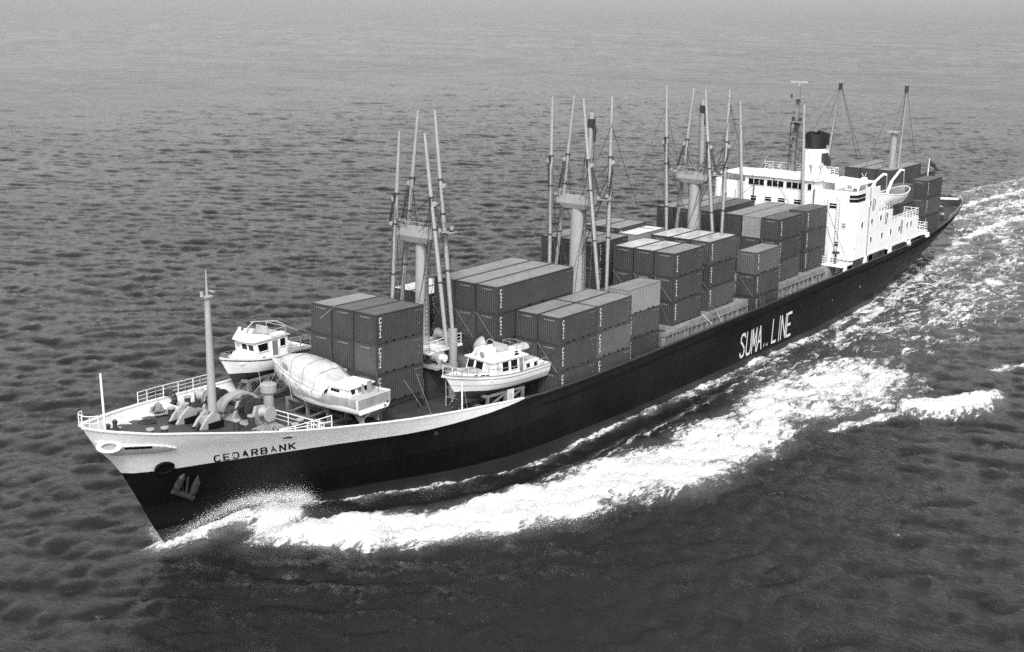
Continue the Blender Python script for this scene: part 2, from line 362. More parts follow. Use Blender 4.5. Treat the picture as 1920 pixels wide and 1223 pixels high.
def sea_material(name, force=None):
    m = bpy.data.materials.new(name); m.use_nodes = True; t = m.node_tree; t.nodes.clear(); L = t.links.new
    out = N(t, 'ShaderNodeOutputMaterial'); geo = N(t, 'ShaderNodeNewGeometry')
    # water body
    p = N(t, 'ShaderNodeBsdfPrincipled'); p.inputs['Base Color'].default_value = grey(0.007); p.inputs['Roughness'].default_value = 0.10
    p.inputs['IOR'].default_value = 1.333; p.inputs['Specular IOR Level'].default_value = 0.6
    mp = N(t, 'ShaderNodeMapping'); mp.inputs['Rotation'].default_value = (0, 0, math.radians(-45)); mp.inputs['Scale'].default_value = (1.0, 0.42, 1.0); L(geo.outputs['Position'], mp.inputs[0])
    n1 = N(t, 'ShaderNodeTexNoise', Scale=1.25, Detail=8.0, Roughness=0.64, Distortion=0.6); L(mp.outputs[0], n1.inputs['Vector'])
    n2 = N(t, 'ShaderNodeTexNoise', Scale=5.0, Detail=5.0, Roughness=0.65, Distortion=0.6); L(mp.outputs[0], n2.inputs['Vector'])
    n0 = N(t, 'ShaderNodeTexNoise', Scale=0.26, Detail=4.0, Roughness=0.62, Distortion=0.5); L(mp.outputs[0], n0.inputs['Vector'])
    gu = N(t, 'ShaderNodeTexNoise', Scale=0.018, Detail=5.0, Roughness=0.65); L(mp.outputs[0], gu.inputs['Vector'])
    gm = N(t, 'ShaderNodeMapRange'); L(gu.outputs[0], gm.inputs[0]); gm.inputs['From Min'].default_value = 0.35; gm.inputs['From Max'].default_value = 0.65; gm.inputs['To Min'].default_value = 0.45; gm.inputs['To Max'].default_value = 1.0
    b0 = N(t, 'ShaderNodeBump', Strength=1.0, Distance=0.50); L(gm.outputs[0], b0.inputs['Strength'])
    al = N(t, 'ShaderNodeAttribute', attribute_name='fine_waves'); ld = N(t, 'ShaderNodeMapRange'); L(al.outputs['Fac'], ld.inputs[0]); ld.inputs['To Min'].default_value = 0.12; ld.inputs['To Max'].default_value = 0.65; L(ld.outputs[0], b0.inputs['Distance']); L(n0.outputs[0], b0.inputs['Height'])
    b1 = N(t, 'ShaderNodeBump', Strength=1.0, Distance=0.19); L(gm.outputs[0], b1.inputs['Strength']); L(n1.outputs[0], b1.inputs['Height']); L(b0.outputs[0], b1.inputs['Normal'])
    b2 = N(t, 'ShaderNodeBump', Strength=1.0, Distance=0.06); L(n2.outputs[0], b2.inputs['Height']); L(b1.outputs[0], b2.inputs['Normal'])
    L(b2.outputs[0], p.inputs['Normal'])
    # foam
    fo = N(t, 'ShaderNodeBsdfPrincipled'); fo.inputs['Base Color'].default_value = grey(0.62); fo.inputs['Roughness'].default_value = 0.9; fo.inputs['Specular IOR Level'].default_value = 0.1
    at2 = N(t, 'ShaderNodeAttribute', attribute_name='foam')
    m2 = N(t, 'ShaderNodeMapping'); m2.inputs['Rotation'].default_value = (0, 0, math.radians(20)); m2.inputs['Scale'].default_value = (0.42, 1.0, 1.0); L(geo.outputs['Position'], m2.inputs[0])
    fa = N(t, 'ShaderNodeTexNoise', Scale=0.55, Detail=9.0, Roughness=0.66, Distortion=0.9); L(m2.outputs[0], fa.inputs['Vector'])
    vo = N(t, 'ShaderNodeTexVoronoi', feature='DISTANCE_TO_EDGE', Scale=0.8); 
    wv = N(t, 'ShaderNodeVectorMath', operation='MULTIPLY_ADD'); L(fa.outputs['Color'], wv.inputs[0]); wv.inputs[1].default_value = (2.2, 2.2, 0); L(m2.outputs[0], wv.inputs[2]); L(wv.outputs[0], vo.inputs['Vector'])
    ve = N(t, 'ShaderNodeMapRange'); L(vo.outputs['Distance'], ve.inputs[0]); ve.inputs['From Max'].default_value = 0.35; ve.inputs['To Min'].default_value = 0.10; ve.inputs['To Max'].default_value = -0.07
    na = N(t, 'ShaderNodeMapRange'); L(fa.outputs[0], na.inputs[0]); na.inputs['From Min'].default_value = 0.33; na.inputs['From Max'].default_value = 0.67; na.inputs['To Min'].default_value = 0.0; na.inputs['To Max'].default_value = 1.0
    ff = N(t, 'ShaderNodeTexNoise', Scale=2.6, Detail=8.0, Roughness=0.7, Distortion=1.2); L(m2.outputs[0], ff.inputs['Vector'])
    fm_ = N(t, 'ShaderNodeMix'); fm_.inputs[0].default_value = 0.42; L(fa.outputs[0], fm_.inputs[2]); L(ff.outputs[0], fm_.inputs[3])
    L(fm_.outputs[0], na.inputs[0])
    sub = N(t, 'ShaderNodeMath', operation='SUBTRACT'); L(at2.outputs['Fac'], sub.inputs[0]); L(na.outputs[0], sub.inputs[1])
    ad = N(t, 'ShaderNodeMath', operation='ADD'); L(sub.outputs[0], ad.inputs[0]); L(ve.outputs[0], ad.inputs[1])
    th = N(t, 'ShaderNodeMapRange', interpolation_type='SMOOTHSTEP'); L(ad.outputs[0], th.inputs[0]); th.inputs['From Min'].default_value = -0.10; th.inputs['From Max'].default_value = 0.24
    gate = N(t, 'ShaderNodeMapRange'); L(at2.outputs['Fac'], gate.inputs[0]); gate.inputs['From Min'].default_value = 0.05; gate.inputs['From Max'].default_value = 0.25
    mu = N(t, 'ShaderNodeMath', operation='MULTIPLY'); L(th.outputs[0], mu.inputs[0]); L(gate.outputs[0], mu.inputs[1])
    aer = N(t, 'ShaderNodeMath', operation='MULTIPLY'); L(at2.outputs['Fac'], aer.inputs[0]); L(na.outputs[0], aer.inputs[1])
    am = N(t, 'ShaderNodeMapRange'); L(aer.outputs[0], am.inputs[0]); am.inputs['To Min'].default_value = 0.010; am.inputs['To Max'].default_value = 0.22; L(am.outputs[0], p.inputs['Base Color'])
    fb = N(t, 'ShaderNodeBump', Strength=1.0, Distance=0.35); L(fm_.outputs[0], fb.inputs['Height']); L(fb.outputs[0], fo.inputs['Normal'])
    mx = N(t, 'ShaderNodeMixShader'); L(mu.outputs[0], mx.inputs[0]); L(p.outputs[0], mx.inputs[1]); L(fo.outputs[0], mx.inputs[2]); L(mx.outputs[0], out.inputs[0])
    return m
M_SEA = sea_material('sea_water_and_foam')
me.materials.append(M_SEA)
sea = link('sea', me); sea['kind'] = 'structure'
# ------------------------------------------------------------------ the ship: hull, bulwarks, decks
ship = thing('cargo_ship', 'long black-hulled cargo ship with white bow and white bridge house, under way', 'ship')
def hx(t, z):
    """station parameter t (0 stem .. 1 stern) -> x at height z"""
    if t < 0.3: xs = float(XS(z)); return lerp(xs, 15, t/0.3)
    if t < 0.7: return lerp(15, 74, (t-0.3)/0.4)
    return lerp(74, float(XE(z)), (t-0.7)/0.3)
TS = np.concatenate([0.3*np.array([0,.004,.012,.022,.035,.05,.07,.09,.12,.15,.18,.22,.26,.3,.35,.4,.45,.5,.56,.62,.68,.74,.8,.86,.92,.985]),
                     np.linspace(0.3, 0.7, 9)[0:-1], 0.7+0.3*np.array([0,.1,.2,.3,.4,.5,.58,.66,.74,.8,.86,.9,.94,.97,.985,.995,1.0])])
def row(t, g):
    x = hx(t, 5.0)
    for _ in range(8): zz = float(g(x)); x = hx(t, zz)
    return np.array([x, half(x, zz) if t < 1 else 0.0, zz])
def zside(x): return ZW(x)
def loft(gs, ts, name, m, parent, smooth=40):
    mb = MB()
    for s in (-1, 1):
        P = [[row(t, g)*np.array([1, s, 1]) for t in ts] for g in gs]
        mb.grid(P)
    return mb.build(name, m, parent, smooth)
def between(g0, g1, k): return [(lambda x, a=i/k: lerp(g0(x), g1(x), a)) for i in range(k+1)]
loft(between(lambda x: -3.0, ZB, 4), TS, 'boot_topping', M_BOOT, ship)
loft(between(ZB, zside, 8), TS, 'hull_side', M_BLACK, ship)
TF = [t for t in TS if t < 0.3]
loft(between(ZW, ZT, 6), TF, 'white_bow_band', M_WHITE, ship)
ZF = lambda x: ZT(x) - 0.82
ZM = tab([-9,5,15,40,80,100,120,144], [6.5,5.4,4.75,4.7,5.3,5.9,6.4,7.1])
def inner(t, g, off):
    p = row(t, g); p[1] = max(0.0, p[1]-off)
    if t < 0.05: p[0] += off*(1-t/0.05)
    if t > 0.93: p[0] -= off*(t-0.93)/0.07
    return p
def zfloor(x): return ZF(x) if x < -9 else ZM(x)
for nm, ts, m, mc in (('white_bulwark', [t for t in TS if t < 0.277], M_WHITE, M_WHITE), ('dark_bulwark', [t for t in TS if t >= 0.275], M_DECK, M_IRON)):
    mb = MB(); cap = MB()
    for s in (-1, 1):
        S_ = np.array([1, s, 1])
        mb.grid([[inner(t, ZT, 0.16)*S_ for t in ts], [inner(t, lambda x: zfloor(x)-0.05, 0.16)*S_ for t in ts]])
        o0 = [inner(t, lambda x: ZT(x)+0.0, -0.05)*S_ for t in ts]; o1 = [inner(t, lambda x: ZT(x)+0.08, -0.05)*S_ for t in ts]
        o2 = [inner(t, lambda x: ZT(x)+0.08, 0.22)*S_ for t in ts]; o3 = [inner(t, lambda x: ZT(x)-0.02, 0.22)*S_ for t in ts]
        cap.grid([o0, o1, o2, o3])
        if nm == 'white_bulwark':          # stay brackets inside the bow bulwark
            for t in (0.024,0.034,0.046,0.058,0.07,0.082):
                a = inner(t, ZT, 0.17)*S_; b = inner(t, zfloor, 0.17)*S_; c = b*np.array([1, 1, 1]) + np.array([0.55, -s*0.7, 0.02])
                mb.add([a+[0,0,-.12], b, c, a+[.06,0,-.12], b+[.06,0,0], c+[.06,0,0]], [(0,1,2),(5,4,3),(0,3,4,1),(1,4,5,2),(0,2,5,3)])
    b_ = mb.build(nm, m, ship, 40); cap.build('cap_rail', mc, b_, 40)
# rubbing strake, the dark dashed line below the bulwark
mb = MB()
for k in range(78):
    x0 = 14.8 + k*1.6
    for s in (-1, 1):
        pts = []
        for xx in (x0, x0+1.45):
            zz = float(ZT(xx)) - 0.92; h = half(xx, zz); pts.append(np.array([xx, s*(h+0.03), zz]))
        mb.bar(pts[0], pts[1], 0.12, 0.10)
stuff(mb.build('rubbing_strake', M_DARK, ship))
# decks
def deck(xs, g, off, name, m):
    P = [[(x, -max(0.02, half(x, float(g(x)))-off), float(g(x))) for x in xs], [(x, 0, float(g(x))+0.06) for x in xs], [(x, max(0.02, half(x, float(g(x)))-off), float(g(x))) for x in xs]]
    return MB().grid(P).build(name, m, ship)
deck(np.concatenate([np.linspace(-24.6, -19, 12), np.linspace(-18, -9, 8)]), ZF, 0.1, 'forecastle_deck', M_DECK)
deck(np.concatenate([np.linspace(-9, 15, 12), np.linspace(20, 80, 10), np.linspace(90, 143.5, 14)]), ZM, 0.1, 'main_deck', M_DECK)
hb = half(-9, 7.0) - 0.1
hb0 = half(-9, 6.3) - 0.15; MB().hexa([(-9.06,-hb0,6.3),(-8.94,-hb0,6.3),(-8.94,hb0,6.3),(-9.06,hb0,6.3),(-9.06,-hb,float(ZF(-9))-.02),(-8.94,-hb,float(ZF(-9))-.02),(-8.94,hb,float(ZF(-9))-.02),(-9.06,hb,float(ZF(-9))-.02)]).build('forecastle_bulkhead', M_GEAR, ship)

def hull_hit(px, py, out=0.03):
    """pixel -> point on the port shell plating, lifted by out"""
    for yy in np.arange(12, 0.0, -0.04):
        p = at(px, py, y=-yy)
        if half(p[0], p[2]) >= yy: break
    d = CAM - p; d /= np.linalg.norm(d)
    return p + d*out

FONT = {'C': [[(.6,.85),(.5,1),(.12,1),(0,.86),(0,.14),(.12,0),(.5,0),(.6,.15)]], 'E': [[(.58,1),(0,1),(0,0),(.58,0)],[(0,.5),(.45,.5)]],
 'D': [[(0,0),(0,1),(.42,1),(.6,.8),(.6,.2),(.42,0),(0,0)]], 'A': [[(0,0),(.3,1),(.6,0)],[(.12,.36),(.48,.36)]],
 'R': [[(0,0),(0,1),(.48,1),(.6,.88),(.6,.62),(.48,.5),(0,.5)],[(.3,.5),(.6,0)]], 'B': [[(0,0),(0,1),(.46,1),(.58,.88),(.58,.62),(.46,.52),(0,.52)],[(.46,.52),(.6,.4),(.6,.12),(.48,0),(0,0)]],
 'N': [[(0,0),(0,1),(.6,0),(.6,1)]], 'K': [[(0,0),(0,1)],[(.6,1),(0,.45)],[(.2,.6),(.6,0)]],
 'S': [[(.6,.86),(.5,.98),(.3,1),(.12,.97),(.02,.85),(.05,.68),(.3,.53),(.52,.38),(.58,.2),(.5,.05),(.3,0),(.1,.03),(0,.16)]],
 'U': [[(0,1),(0,.16),(.1,.03),(.3,0),(.5,.03),(.6,.16),(.6,1)]], 'M': [[(0,0),(.05,1),(.3,.3),(.55,1),(.6,0)]], 'L': [[(0,1),(0,0),(.55,0)]], 'I': [[(.3,0),(.3,1)]],
 'c': [[(.62,.8),(.5,.97),(.2,.97),(.03,.78),(.03,.2),(.2,.03),(.5,.03),(.62,.2)]], 't': [[(.32,1),(.32,.12),(.42,.02),(.62,.05)],[(.05,.74),(.62,.74)]], 'i': [[(.12,.72),(.34,.72),(.34,.04)],[(.06,.03),(.62,.03)],[(.34,.9),(.34,1.0)]]}
def ribbon(mb, pl, w, fn, k0=0):
    """flat painted stroke along 2D polyline pl, width w; fn(u, v, lift) gives the point on the surface"""
    for k, ((x0, y0), (x1, y1)) in enumerate(zip(pl[:-1], pl[1:])):
        L_ = math.hypot(x1-x0, y1-y0) or 1e-6; tx, ty = (x1-x0)/L_, (y1-y0)/L_; e = w*0.42
        n = 1
        q = [(x0-tx*e-ty*w/2, y0-ty*e+tx*w/2), (x0-tx*e+ty*w/2, y0-ty*e-tx*w/2), (x1+tx*e+ty*w/2, y1+ty*e-tx*w/2), (x1+tx*e-ty*w/2, y1+ty*e+tx*w/2)]
        mb.add([fn(a, b, 0.0015*(k+k0)) for a, b in q], [(0,1,2,3)])
# ship's name on the bow, black on white
mb = MB(); word = 'CEDARBANK'; a0, a1 = np.array([403., 866.]), np.array([543., 843.])
for i, ch in enumerate(word):
    o = lerp(a0, a1, i/8); ax = np.array([16.5, -2.5]); up = np.array([-1.0, -10.5])
    for q, pl in enumerate(FONT[ch]):
        ribbon(mb, pl, 0.2, lambda a, b, l: hull_hit(*(o + ax*a + up*b), 0.04+l), 10*q)
mb.build('ship_name_lettering', M_DARK, ship)
# company name amidships, white on black
mb = MB()
for ch, x0, y0 in (('S',1386.5,671),('U',1398,666.5),('M',1408.5,661.5),('A',1418.5,657),('L',1446.5,642.5),('I',1457.5,638),('N',1463,635.5),('E',1473.5,631)):
    o = np.array([x0, y0]); ax = np.array([13.4, -6.2]) if ch != 'I' else np.array([6.0, -2.7]); up = np.array([4.0, -42.0])
    for q, pl in enumerate(FONT[ch]):
        ribbon(mb, pl, 0.12 if ch != 'I' else 0.2, lambda a, b, l: at(*(o + ax*a + up*b), y=-11.03-l), 10*q)
for o, pl in (((1431,651), [(0,0),(.3,.5),(.1,.5),(.5,1)]), ((1436,649), [(0,.6),(.3,0),(.6,.7)])):
    ribbon(mb, pl, 0.12, lambda a, b, l: at(o[0]+6*a, o[1]-2*a-7*b, y=-11.03-l))
mb.build('company_lettering', M_LET, ship)
# draught marks, scattered plate patches and rust-coloured scars on the black side
mb = MB()
for px, py, w_, h_ in ((1445,662,1.2,7),(1601,470,1.5,5),(1660,560,1.2,4),(1612,540,1.4,5),(1560,565,1.2,3)):
    mb.add([at(px, py, y=-11.025), at(px+w_, py-.5, y=-11.025), at(px+w_, py-h_, y=-11.025), at(px, py-h_+.5, y=-11.025)], [(0,1,2,3)])
stuff(mb.build('draught_marks', M_GREYP, ship))
M_PATCH = mat('repainted_plating', 0.024, 0.5, 0.3, 0.6, streak=0.3)
mb = MB()
for q in (((1046,752),(1090,733),(1086,842),(1042,858)), ((1092,830),(1204,772),(1203,806),(1092,843))):
    mb.add([hull_hit(a, b, 0.02) for a, b in q], [(0,1,2,3)])
mb.build('repainted_patch', M_PATCH, ship)

# ------------------------------------------------------------------ bow fittings
RAILS = []
def railing(pts, h=1.05, n=3, post=1.4, name='railing', r=0.035, m=None, parent=None):
    mb = MB(); pts = [V(p) for p in pts]
    for a, b in zip(pts[:-1], pts[1:]):
        L_ = np.linalg.norm(b-a); k = max(1, int(round(L_/post)))
        for i in range(k+1):
            p = lerp(a, b, i/k); mb.tube(p, p+[0, 0, h], r*1.15, n=5)
        for j in range(1, n+1):
            mb.tube(a+[0, 0, h*j/n], b+[0, 0, h*j/n], r*(1.15 if j == n else 0.75), n=5)
    return mb.build(name, m or M_WHITE, parent or ship)
# hawse pipe and anchor on the port bow
hp = hull_hit(308, 876, 0.0)
d = (hull_hit(308, 876, 0.4) - hp); d = np.array([-0.30, -0.80, -0.42]); d /= np.linalg.norm(d)
def disc_frame(c, d):
    e1 = np.cross(d, [0, 0, 1.]); e1 /= np.linalg.norm(e1); e2 = np.cross(e1, d); return e1, e2
mb = MB(); e1, e2 = disc_frame(hp, d)
rim = [[hp + (0.62+0.12*math.cos(b))*(math.cos(a)*e1*1.05 + math.sin(a)*e2*0.85) + d*(0.10+0.12*math.sin(b)) for b in np.linspace(0, 2*math.pi, 7)[:-1]] for a in np.linspace(0, 2*math.pi, 21)]
mb.grid(rim, True); h_ = mb.build('hawse_pipe', M_DARK, ship, 60)
MB().tube(hp - d*0.3, hp + d*0.12, 0.62, 0.62, 20).build('hawse_opening', M_DARK, h_)
M_ANCH = mat('anchor_iron', 0.026, 0.6, 0.3, 2.0)
mb = MB()
def H(px, py, o=0.25): return hull_hit(px, py, o)
for pts, r0 in ((((327,925),(333,912),(341,896),(346,889)), 0.20), (((371,893),(369,905),(363,920),(356,931)), 0.20)):
    q = [H(*p) for p in pts]; rr = [0.16, 0.30, 0.26, 0.06] if pts[0][0] == 327 else [0.06, 0.28, 0.30, 0.16]
    for i in range(3): mb.tube(q[i], q[i+1], rr[i], rr[i+1], 8)
mb.tube(H(324,920), H(362,933), 0.26, 0.24, 8); mb.tube(H(349,930,.3), H(352,896,.15), 0.13, 0.11, 8); mb.tube(H(345,929,.3), H(341,905,.2), 0.07, 0.05, 6)
mb.tube(H(357,928,.3), H(358,938,.2), 0.12, 0.10, 6)
mb.build('anchor', M_ANCH, ship, 50)
# raised bolster round the bow with the panama fairlead and slot
def strip(top, bot, out, name, m, back=0.0):
    mb = MB(); n = len(top)
    A = [hull_hit(*p, out) for p in top]; B = [hull_hit(*p, out) for p in bot]; A0 = [hull_hit(*p, back) for p in top]; B0 = [hull_hit(*p, back) for p in bot]
    mb.grid([A0, A, B, B0]); return mb.build(name, m, ship, 50)
strip([(177,828),(186,838),(200,843),(230,838),(285,836),(310,838),(330,841)], [(182,842),(196,851),(215,855),(240,853),(285,850),(315,847),(331,842)], 0.22, 'bow_bolster', M_WHITE)
strip([(233,839.5),(258,838.2),(285,837)], [(233,843.5),(258,842.5),(285,841.2)], 0.26, 'fairlead_slot', M_DARK, 0.1)
c0 = hull_hit(205, 838, 0.1); dd_ = np.array([-0.62, -0.75, 0.0]); e1, e2 = disc_frame(c0, dd_)
rim = [[c0 + (0.62+0.2*math.cos(b))*(math.cos(a)*e1*1.15 + math.sin(a)*e2*0.62) + dd_*(0.05+0.22*math.sin(b)) for b in np.linspace(0, 2*math.pi, 9)[:-1]] for a in np.linspace(0, 2*math.pi, 25)]
MB().grid(rim, True).build('panama_fairlead', M_WHITE, ship, 60)
MB().tube(c0-dd_*.1, c0+dd_*.06, 0.5, 0.5, 18).build('fairlead_opening', M_GEAR, ship)
c1 = np.array([-25.15, 0.35, 9.75])
strip([(530,820),(541,817.5),(554,817)], [(528,824),(541,823),(552,822)], 0.10, 'side_fairlead', M_WHITE)
strip([(532,821),(541,819.3),(548,819)], [(531,823),(541,822),(547,821.6)], 0.13, 'side_fairlead_opening', M_DARK, 0.05)
# jackstaff, bow pulpit, foremast
MB().tube((-23.6,0.0,float(ZF(-23.6))), (-23.7,0,14.7), 0.09, 0.08, 8).build('jackstaff', M_WHITE, ship)
mb = MB(); zt = float(ZT(-25.4))
arc = [(-24.75-0.75*math.cos(a), 0.95*math.sin(a), zt+1.0) for a in np.linspace(-1.5, 1.5, 9)]
mb.path(arc, 0.035, 6)
for k in (0, 2, 4, 6, 8): p = V(arc[k]); mb.tube(p, p*[1,1,0]+[0,0,zt], 0.035, n=6)
mb.path([(p[0], p[1], zt+.5) for p in arc], 0.025, 5)
mb.build('bow_pulpit', M_WHITE, ship)
zb = float(ZF(-13.8))
mb = MB(); mb.tube((-13.8,0,zb-.1), (-13.8,0,zb+1.2), 0.55, 0.36, 12); mb.tube((-13.8,0,zb+1.2), (-13.8,0,18.6), 0.36, 0.22, 12); mb.tube((-13.8,0,18.6), (-13.8,0,20.6), 0.12, 0.05, 8)
fm = mb.build('foremast', M_MAST, ship, 50)
MB().box(-14.2,-13.45,-.32,.32,18.5,18.62).tube((-14.3,0,18.62),(-14.3,0,19.0),.14,.14,8).tube((-13.4,-.4,18.9),(-13.4,.4,18.9),.08,.08,6).build('lamp_platform', M_GEAR, fm)
# chain stoppers (two), windlass, chains
for q, (cx, cy) in enumerate(((-15.3, 1.75), (-14.9, -0.55))):
    z0 = float(ZF(cx)) + 0.03; mb = MB()
    for s in (-1, 1):
        mb.prism([(cx-1.1, z0), (cx+1.0, z0), (cx+0.85, z0+1.05), (cx+0.3, z0+1.3), (cx-0.5, z0+0.75)], 1, cy+s*0.42-0.12, cy+s*0.42+0.12)
    mb.box(cx-.2, cx+.8, cy-.3, cy+.3, z0, z0+.9)
    st = mb.build('chain_stopper', M_GEAR, ship); MB().box(cx-1.2, cx-.2, cy-.3, cy+.3, z0, z0+.28).box(cx-.3, cx+1.1, cy-.75, cy-.55, z0, z0+.5).build('stopper_bed', M_DARK, st)
wx, z0 = -10.6, float(ZF(-10.6))
mb = MB(); mb.box(wx-1.6, wx+1.5, -1.9, 4.2, z0, z0+.22)
for yy in (-1.7, 0.35, 2.2, 4.0): mb.prism([(wx-.9, z0+.2), (wx+.9, z0+.2), (wx+.55, z0+1.5), (wx-.35, z0+1.6)], 1, yy-.14, yy+.14)
wl = mb.build('windlass', M_GEAR, ship)
MB().tube((wx, -2.9, z0+1.15), (wx, 5.0, z0+1.15), .16, .16, 10).build('main_shaft', M_IRON, wl, 50)
for yy in (-.75, 3.1): MB().lathe([(.95,-.45),(.95,-.36),(.55,-.3),(.62,0),(.55,.3),(.95,.36),(.95,.45)], (wx, yy, z0+1.15), 1, 18).build('cable_lifter', M_IRON, wl, 40)
for yy in (-2.6, 4.8): MB().lathe([(.62,-.45),(.62,-.36),(.36,-.2),(.33,.15),(.5,.4),(.5,.45)], (wx, yy, z0+1.15), 1, 18).build('warping_drum', M_GEAR, wl, 40)
for yy, r_ in ((1.3, 1.35),):                      # the big curved gear guard
    P = []
    for a in np.linspace(-0.15, 3.3, 14):
        P.append([(wx+.4+(r_)*math.cos(a)*1.5, yy-.45, z0+.75+r_*math.sin(a)*.95), (wx+.4+(r_)*math.cos(a)*1.5, yy+.45, z0+.75+r_*math.sin(a)*.95),
                  (wx+.4+(r_-.18)*math.cos(a)*1.5, yy+.45, z0+.75+(r_-.18)*math.sin(a)*.95), (wx+.4+(r_-.18)*math.cos(a)*1.5, yy-.45, z0+.75+(r_-.18)*math.sin(a)*.95)])
    MB().grid(P, True).build('gear_guard', M_GEAR, wl, 40)
MB().box(wx+1.2, wx+2.6, 1.6, 3.6, z0+.1, z0+1.1).tube((wx+1.9, 2.0, z0+1.0), (wx+1.9, 3.2, z0+1.0), .45, .45, 12).build('windlass_motor', M_GEAR, wl, 40)
for a, b in (((wx-.4,-.75,z0+1.7), (-14.6,-.55,float(ZF(-14.6))+1.2)), ((wx-.4,3.1,z0+1.7), (-14.9,1.75,float(ZF(-14.9))+1.2)), ((-15.6,-.55,float(ZF(-15.6))+.5), (-18.4,-2.3,float(ZF(-18.4))+.1))):
    mb = MB(); a, b = V(a), V(b); n = int(np.linalg.norm(b-a)/.28)
    for i in range(n):
        p = lerp(a, b, i/n) - [0,0,.35*math.sin(math.pi*i/n)]; q = lerp(a, b, (i+1.15)/n) - [0,0,.35*math.sin(math.pi*min(1,(i+1.15)/n))]
        mb.bar(p, q, .20 if i % 2 else .07, .07 if i % 2 else .20)
    mb.build('anchor_chain', M_IRON, wl)
# bollards: dark twin posts with pale caps
def bollard(x, y, dx, dy):
    z0 = float(zfloor(x)) if x < -9 else float(ZM(x)); mb = MB(); mb.box(x-abs(dx)-.3, x+abs(dx)+.3, y-abs(dy)-.3, y+abs(dy)+.3, z0, z0+.12)
    for s in (-1, 1): mb.tube((x+s*dx, y+s*dy, z0), (x+s*dx, y+s*dy, z0+.85), .25, .25, 12)
    b = mb.build('bollard', M_IRON, ship, 40); cp = MB()
    for s in (-1, 1): cp.tube((x+s*dx, y+s*dy, z0+.85), (x+s*dx, y+s*dy, z0+.95), .31, .31, 12)
    cp.build('bollard_cap', M_GEAR, b, 40)
for x, y, dx, dy in ((-12.6,-2.2,.75,.0), (-9.9,-5.3,.5,.25), (-14.2,3.6,.7,0), (-20.6,-2.0,.45,-.25), (-10.5,6.4,.6,.1)): bollard(x, y, dx, dy)
# roller fairlead and small fittings on the bow deck
zz = float(ZF(-21.5))
for cx, cy in ((-22.3,1.5),(-21.4,1.9),(-23.2,-.6)): MB().tube((cx,cy,zz),(cx,cy,zz+.55),.22,.16,10).lathe([(.12,.5),(.2,.6),(.2,.75),(.1,.85)], (cx,cy,zz), 2, 10).build('roller_fairlead', M_IRON, ship, 40)
# ventilators
def mushroom(x, y, z0, h, r_):
    MB().lathe([(r_,0),(r_,h*.78),(r_*1.55,h*.8),(r_*1.6,h*.97),(r_*1.2,h)], (x,y,z0), 2, 18).build('mushroom_ventilator', M_MAST, ship, 40)
mushroom(-7.3, 0.75, 6.4, 3.7, 0.42)
def cowl(x, y, z0, h, r_, ang):
    mb = MB(); mb.tube((x,y,z0), (x,y,z0+h), r_, r_, 14)
    ca, sa = math.cos(ang), math.sin(ang); P = []
    for k in range(7):
        a = k/6*1.45; c = np.array([x+ca*r_*1.1*(1-math.cos(a)), y+sa*r_*1.1*(1-math.cos(a)), z0+h+r_*1.1*math.sin(a)]); R_ = r_*(1+.55*k/6)
        n_ = np.array([ca*math.sin(a), sa*math.sin(a), math.cos(a)]); s_ = np.array([-sa, ca, 0]); t_ = np.cross(n_, s_)
        P.append([c + R_*(math.cos(b)*s_ + math.sin(b)*t_) for b in np.linspace(0, 2*math.pi, 15)[:-1]])
    mb.grid(P, True); v = mb.build('cowl_ventilator', M_MAST, ship, 40)
    n_ = np.array([ca*math.sin(1.4), sa*math.sin(1.4), math.cos(1.4)]); c = np.mean(np.array(P[-1]), 0)
    MB().tube(c-n_*.12, c-n_*.05, r_*1.45, r_*1.45, 14).build('cowl_mouth', M_DARK, v)
# railings at the forecastle
E_ = lambda x, s, up=0.08: (x, s*(half(x, float(ZT(x)))-.05), float(ZT(x))+up)
railing([E_(-16.5,1,.05), E_(-14,1), E_(-12,1), E_(-10,1), E_(-8,1), E_(-6.5,1)], 0.95, 3, 1.3)
mb = MB()
a = V(E_(-13.0,-1)); pts = [E_(x,-1) for x in (-13.2,-12,-11,-10,-9)]
for i, p in enumerate(pts):
    mb.tube(p, V(p)+[0,0,.12+.21*i], .04, n=5)
    if i:
        for j in (1, 2): mb.tube(V(pts[i-1])+[0,0,(.12+.21*(i-1))*j/2], V(p)+[0,0,(.12+.21*i)*j/2], .036, n=5)
mb.build('sloping_railing', M_WHITE, ship)
zf = float(ZF(-9))
railing([(-9.0,-half(-9,zf)+.2,zf), (-9.0,-5.0,zf), (-9.0,-1.6,zf)], 1.05, 3, 1.5); railing([(-9.0,1.2,zf), (-9.0,half(-9,zf)-.2,zf)], 1.05, 3, 1.6)
mb = MB()                                           # ladder stand down from the break, port side
for s in (0, .8): mb.tube((-8.9,-6.6+s,zf+1.05), (-7.2,-6.6+s,6.4), .05, n=6); mb.tube((-8.9,-6.6+s,zf), (-8.9,-6.6+s,zf+1.05), .045, n=6)
for i in range(7): p = lerp(V((-8.85,-6.6,zf)), V((-7.25,-6.6,6.5)), i/6); mb.bar(p, p+[0,.8,0], .2, .05)
mb.build('forecastle_ladder', M_WHITE, ship)
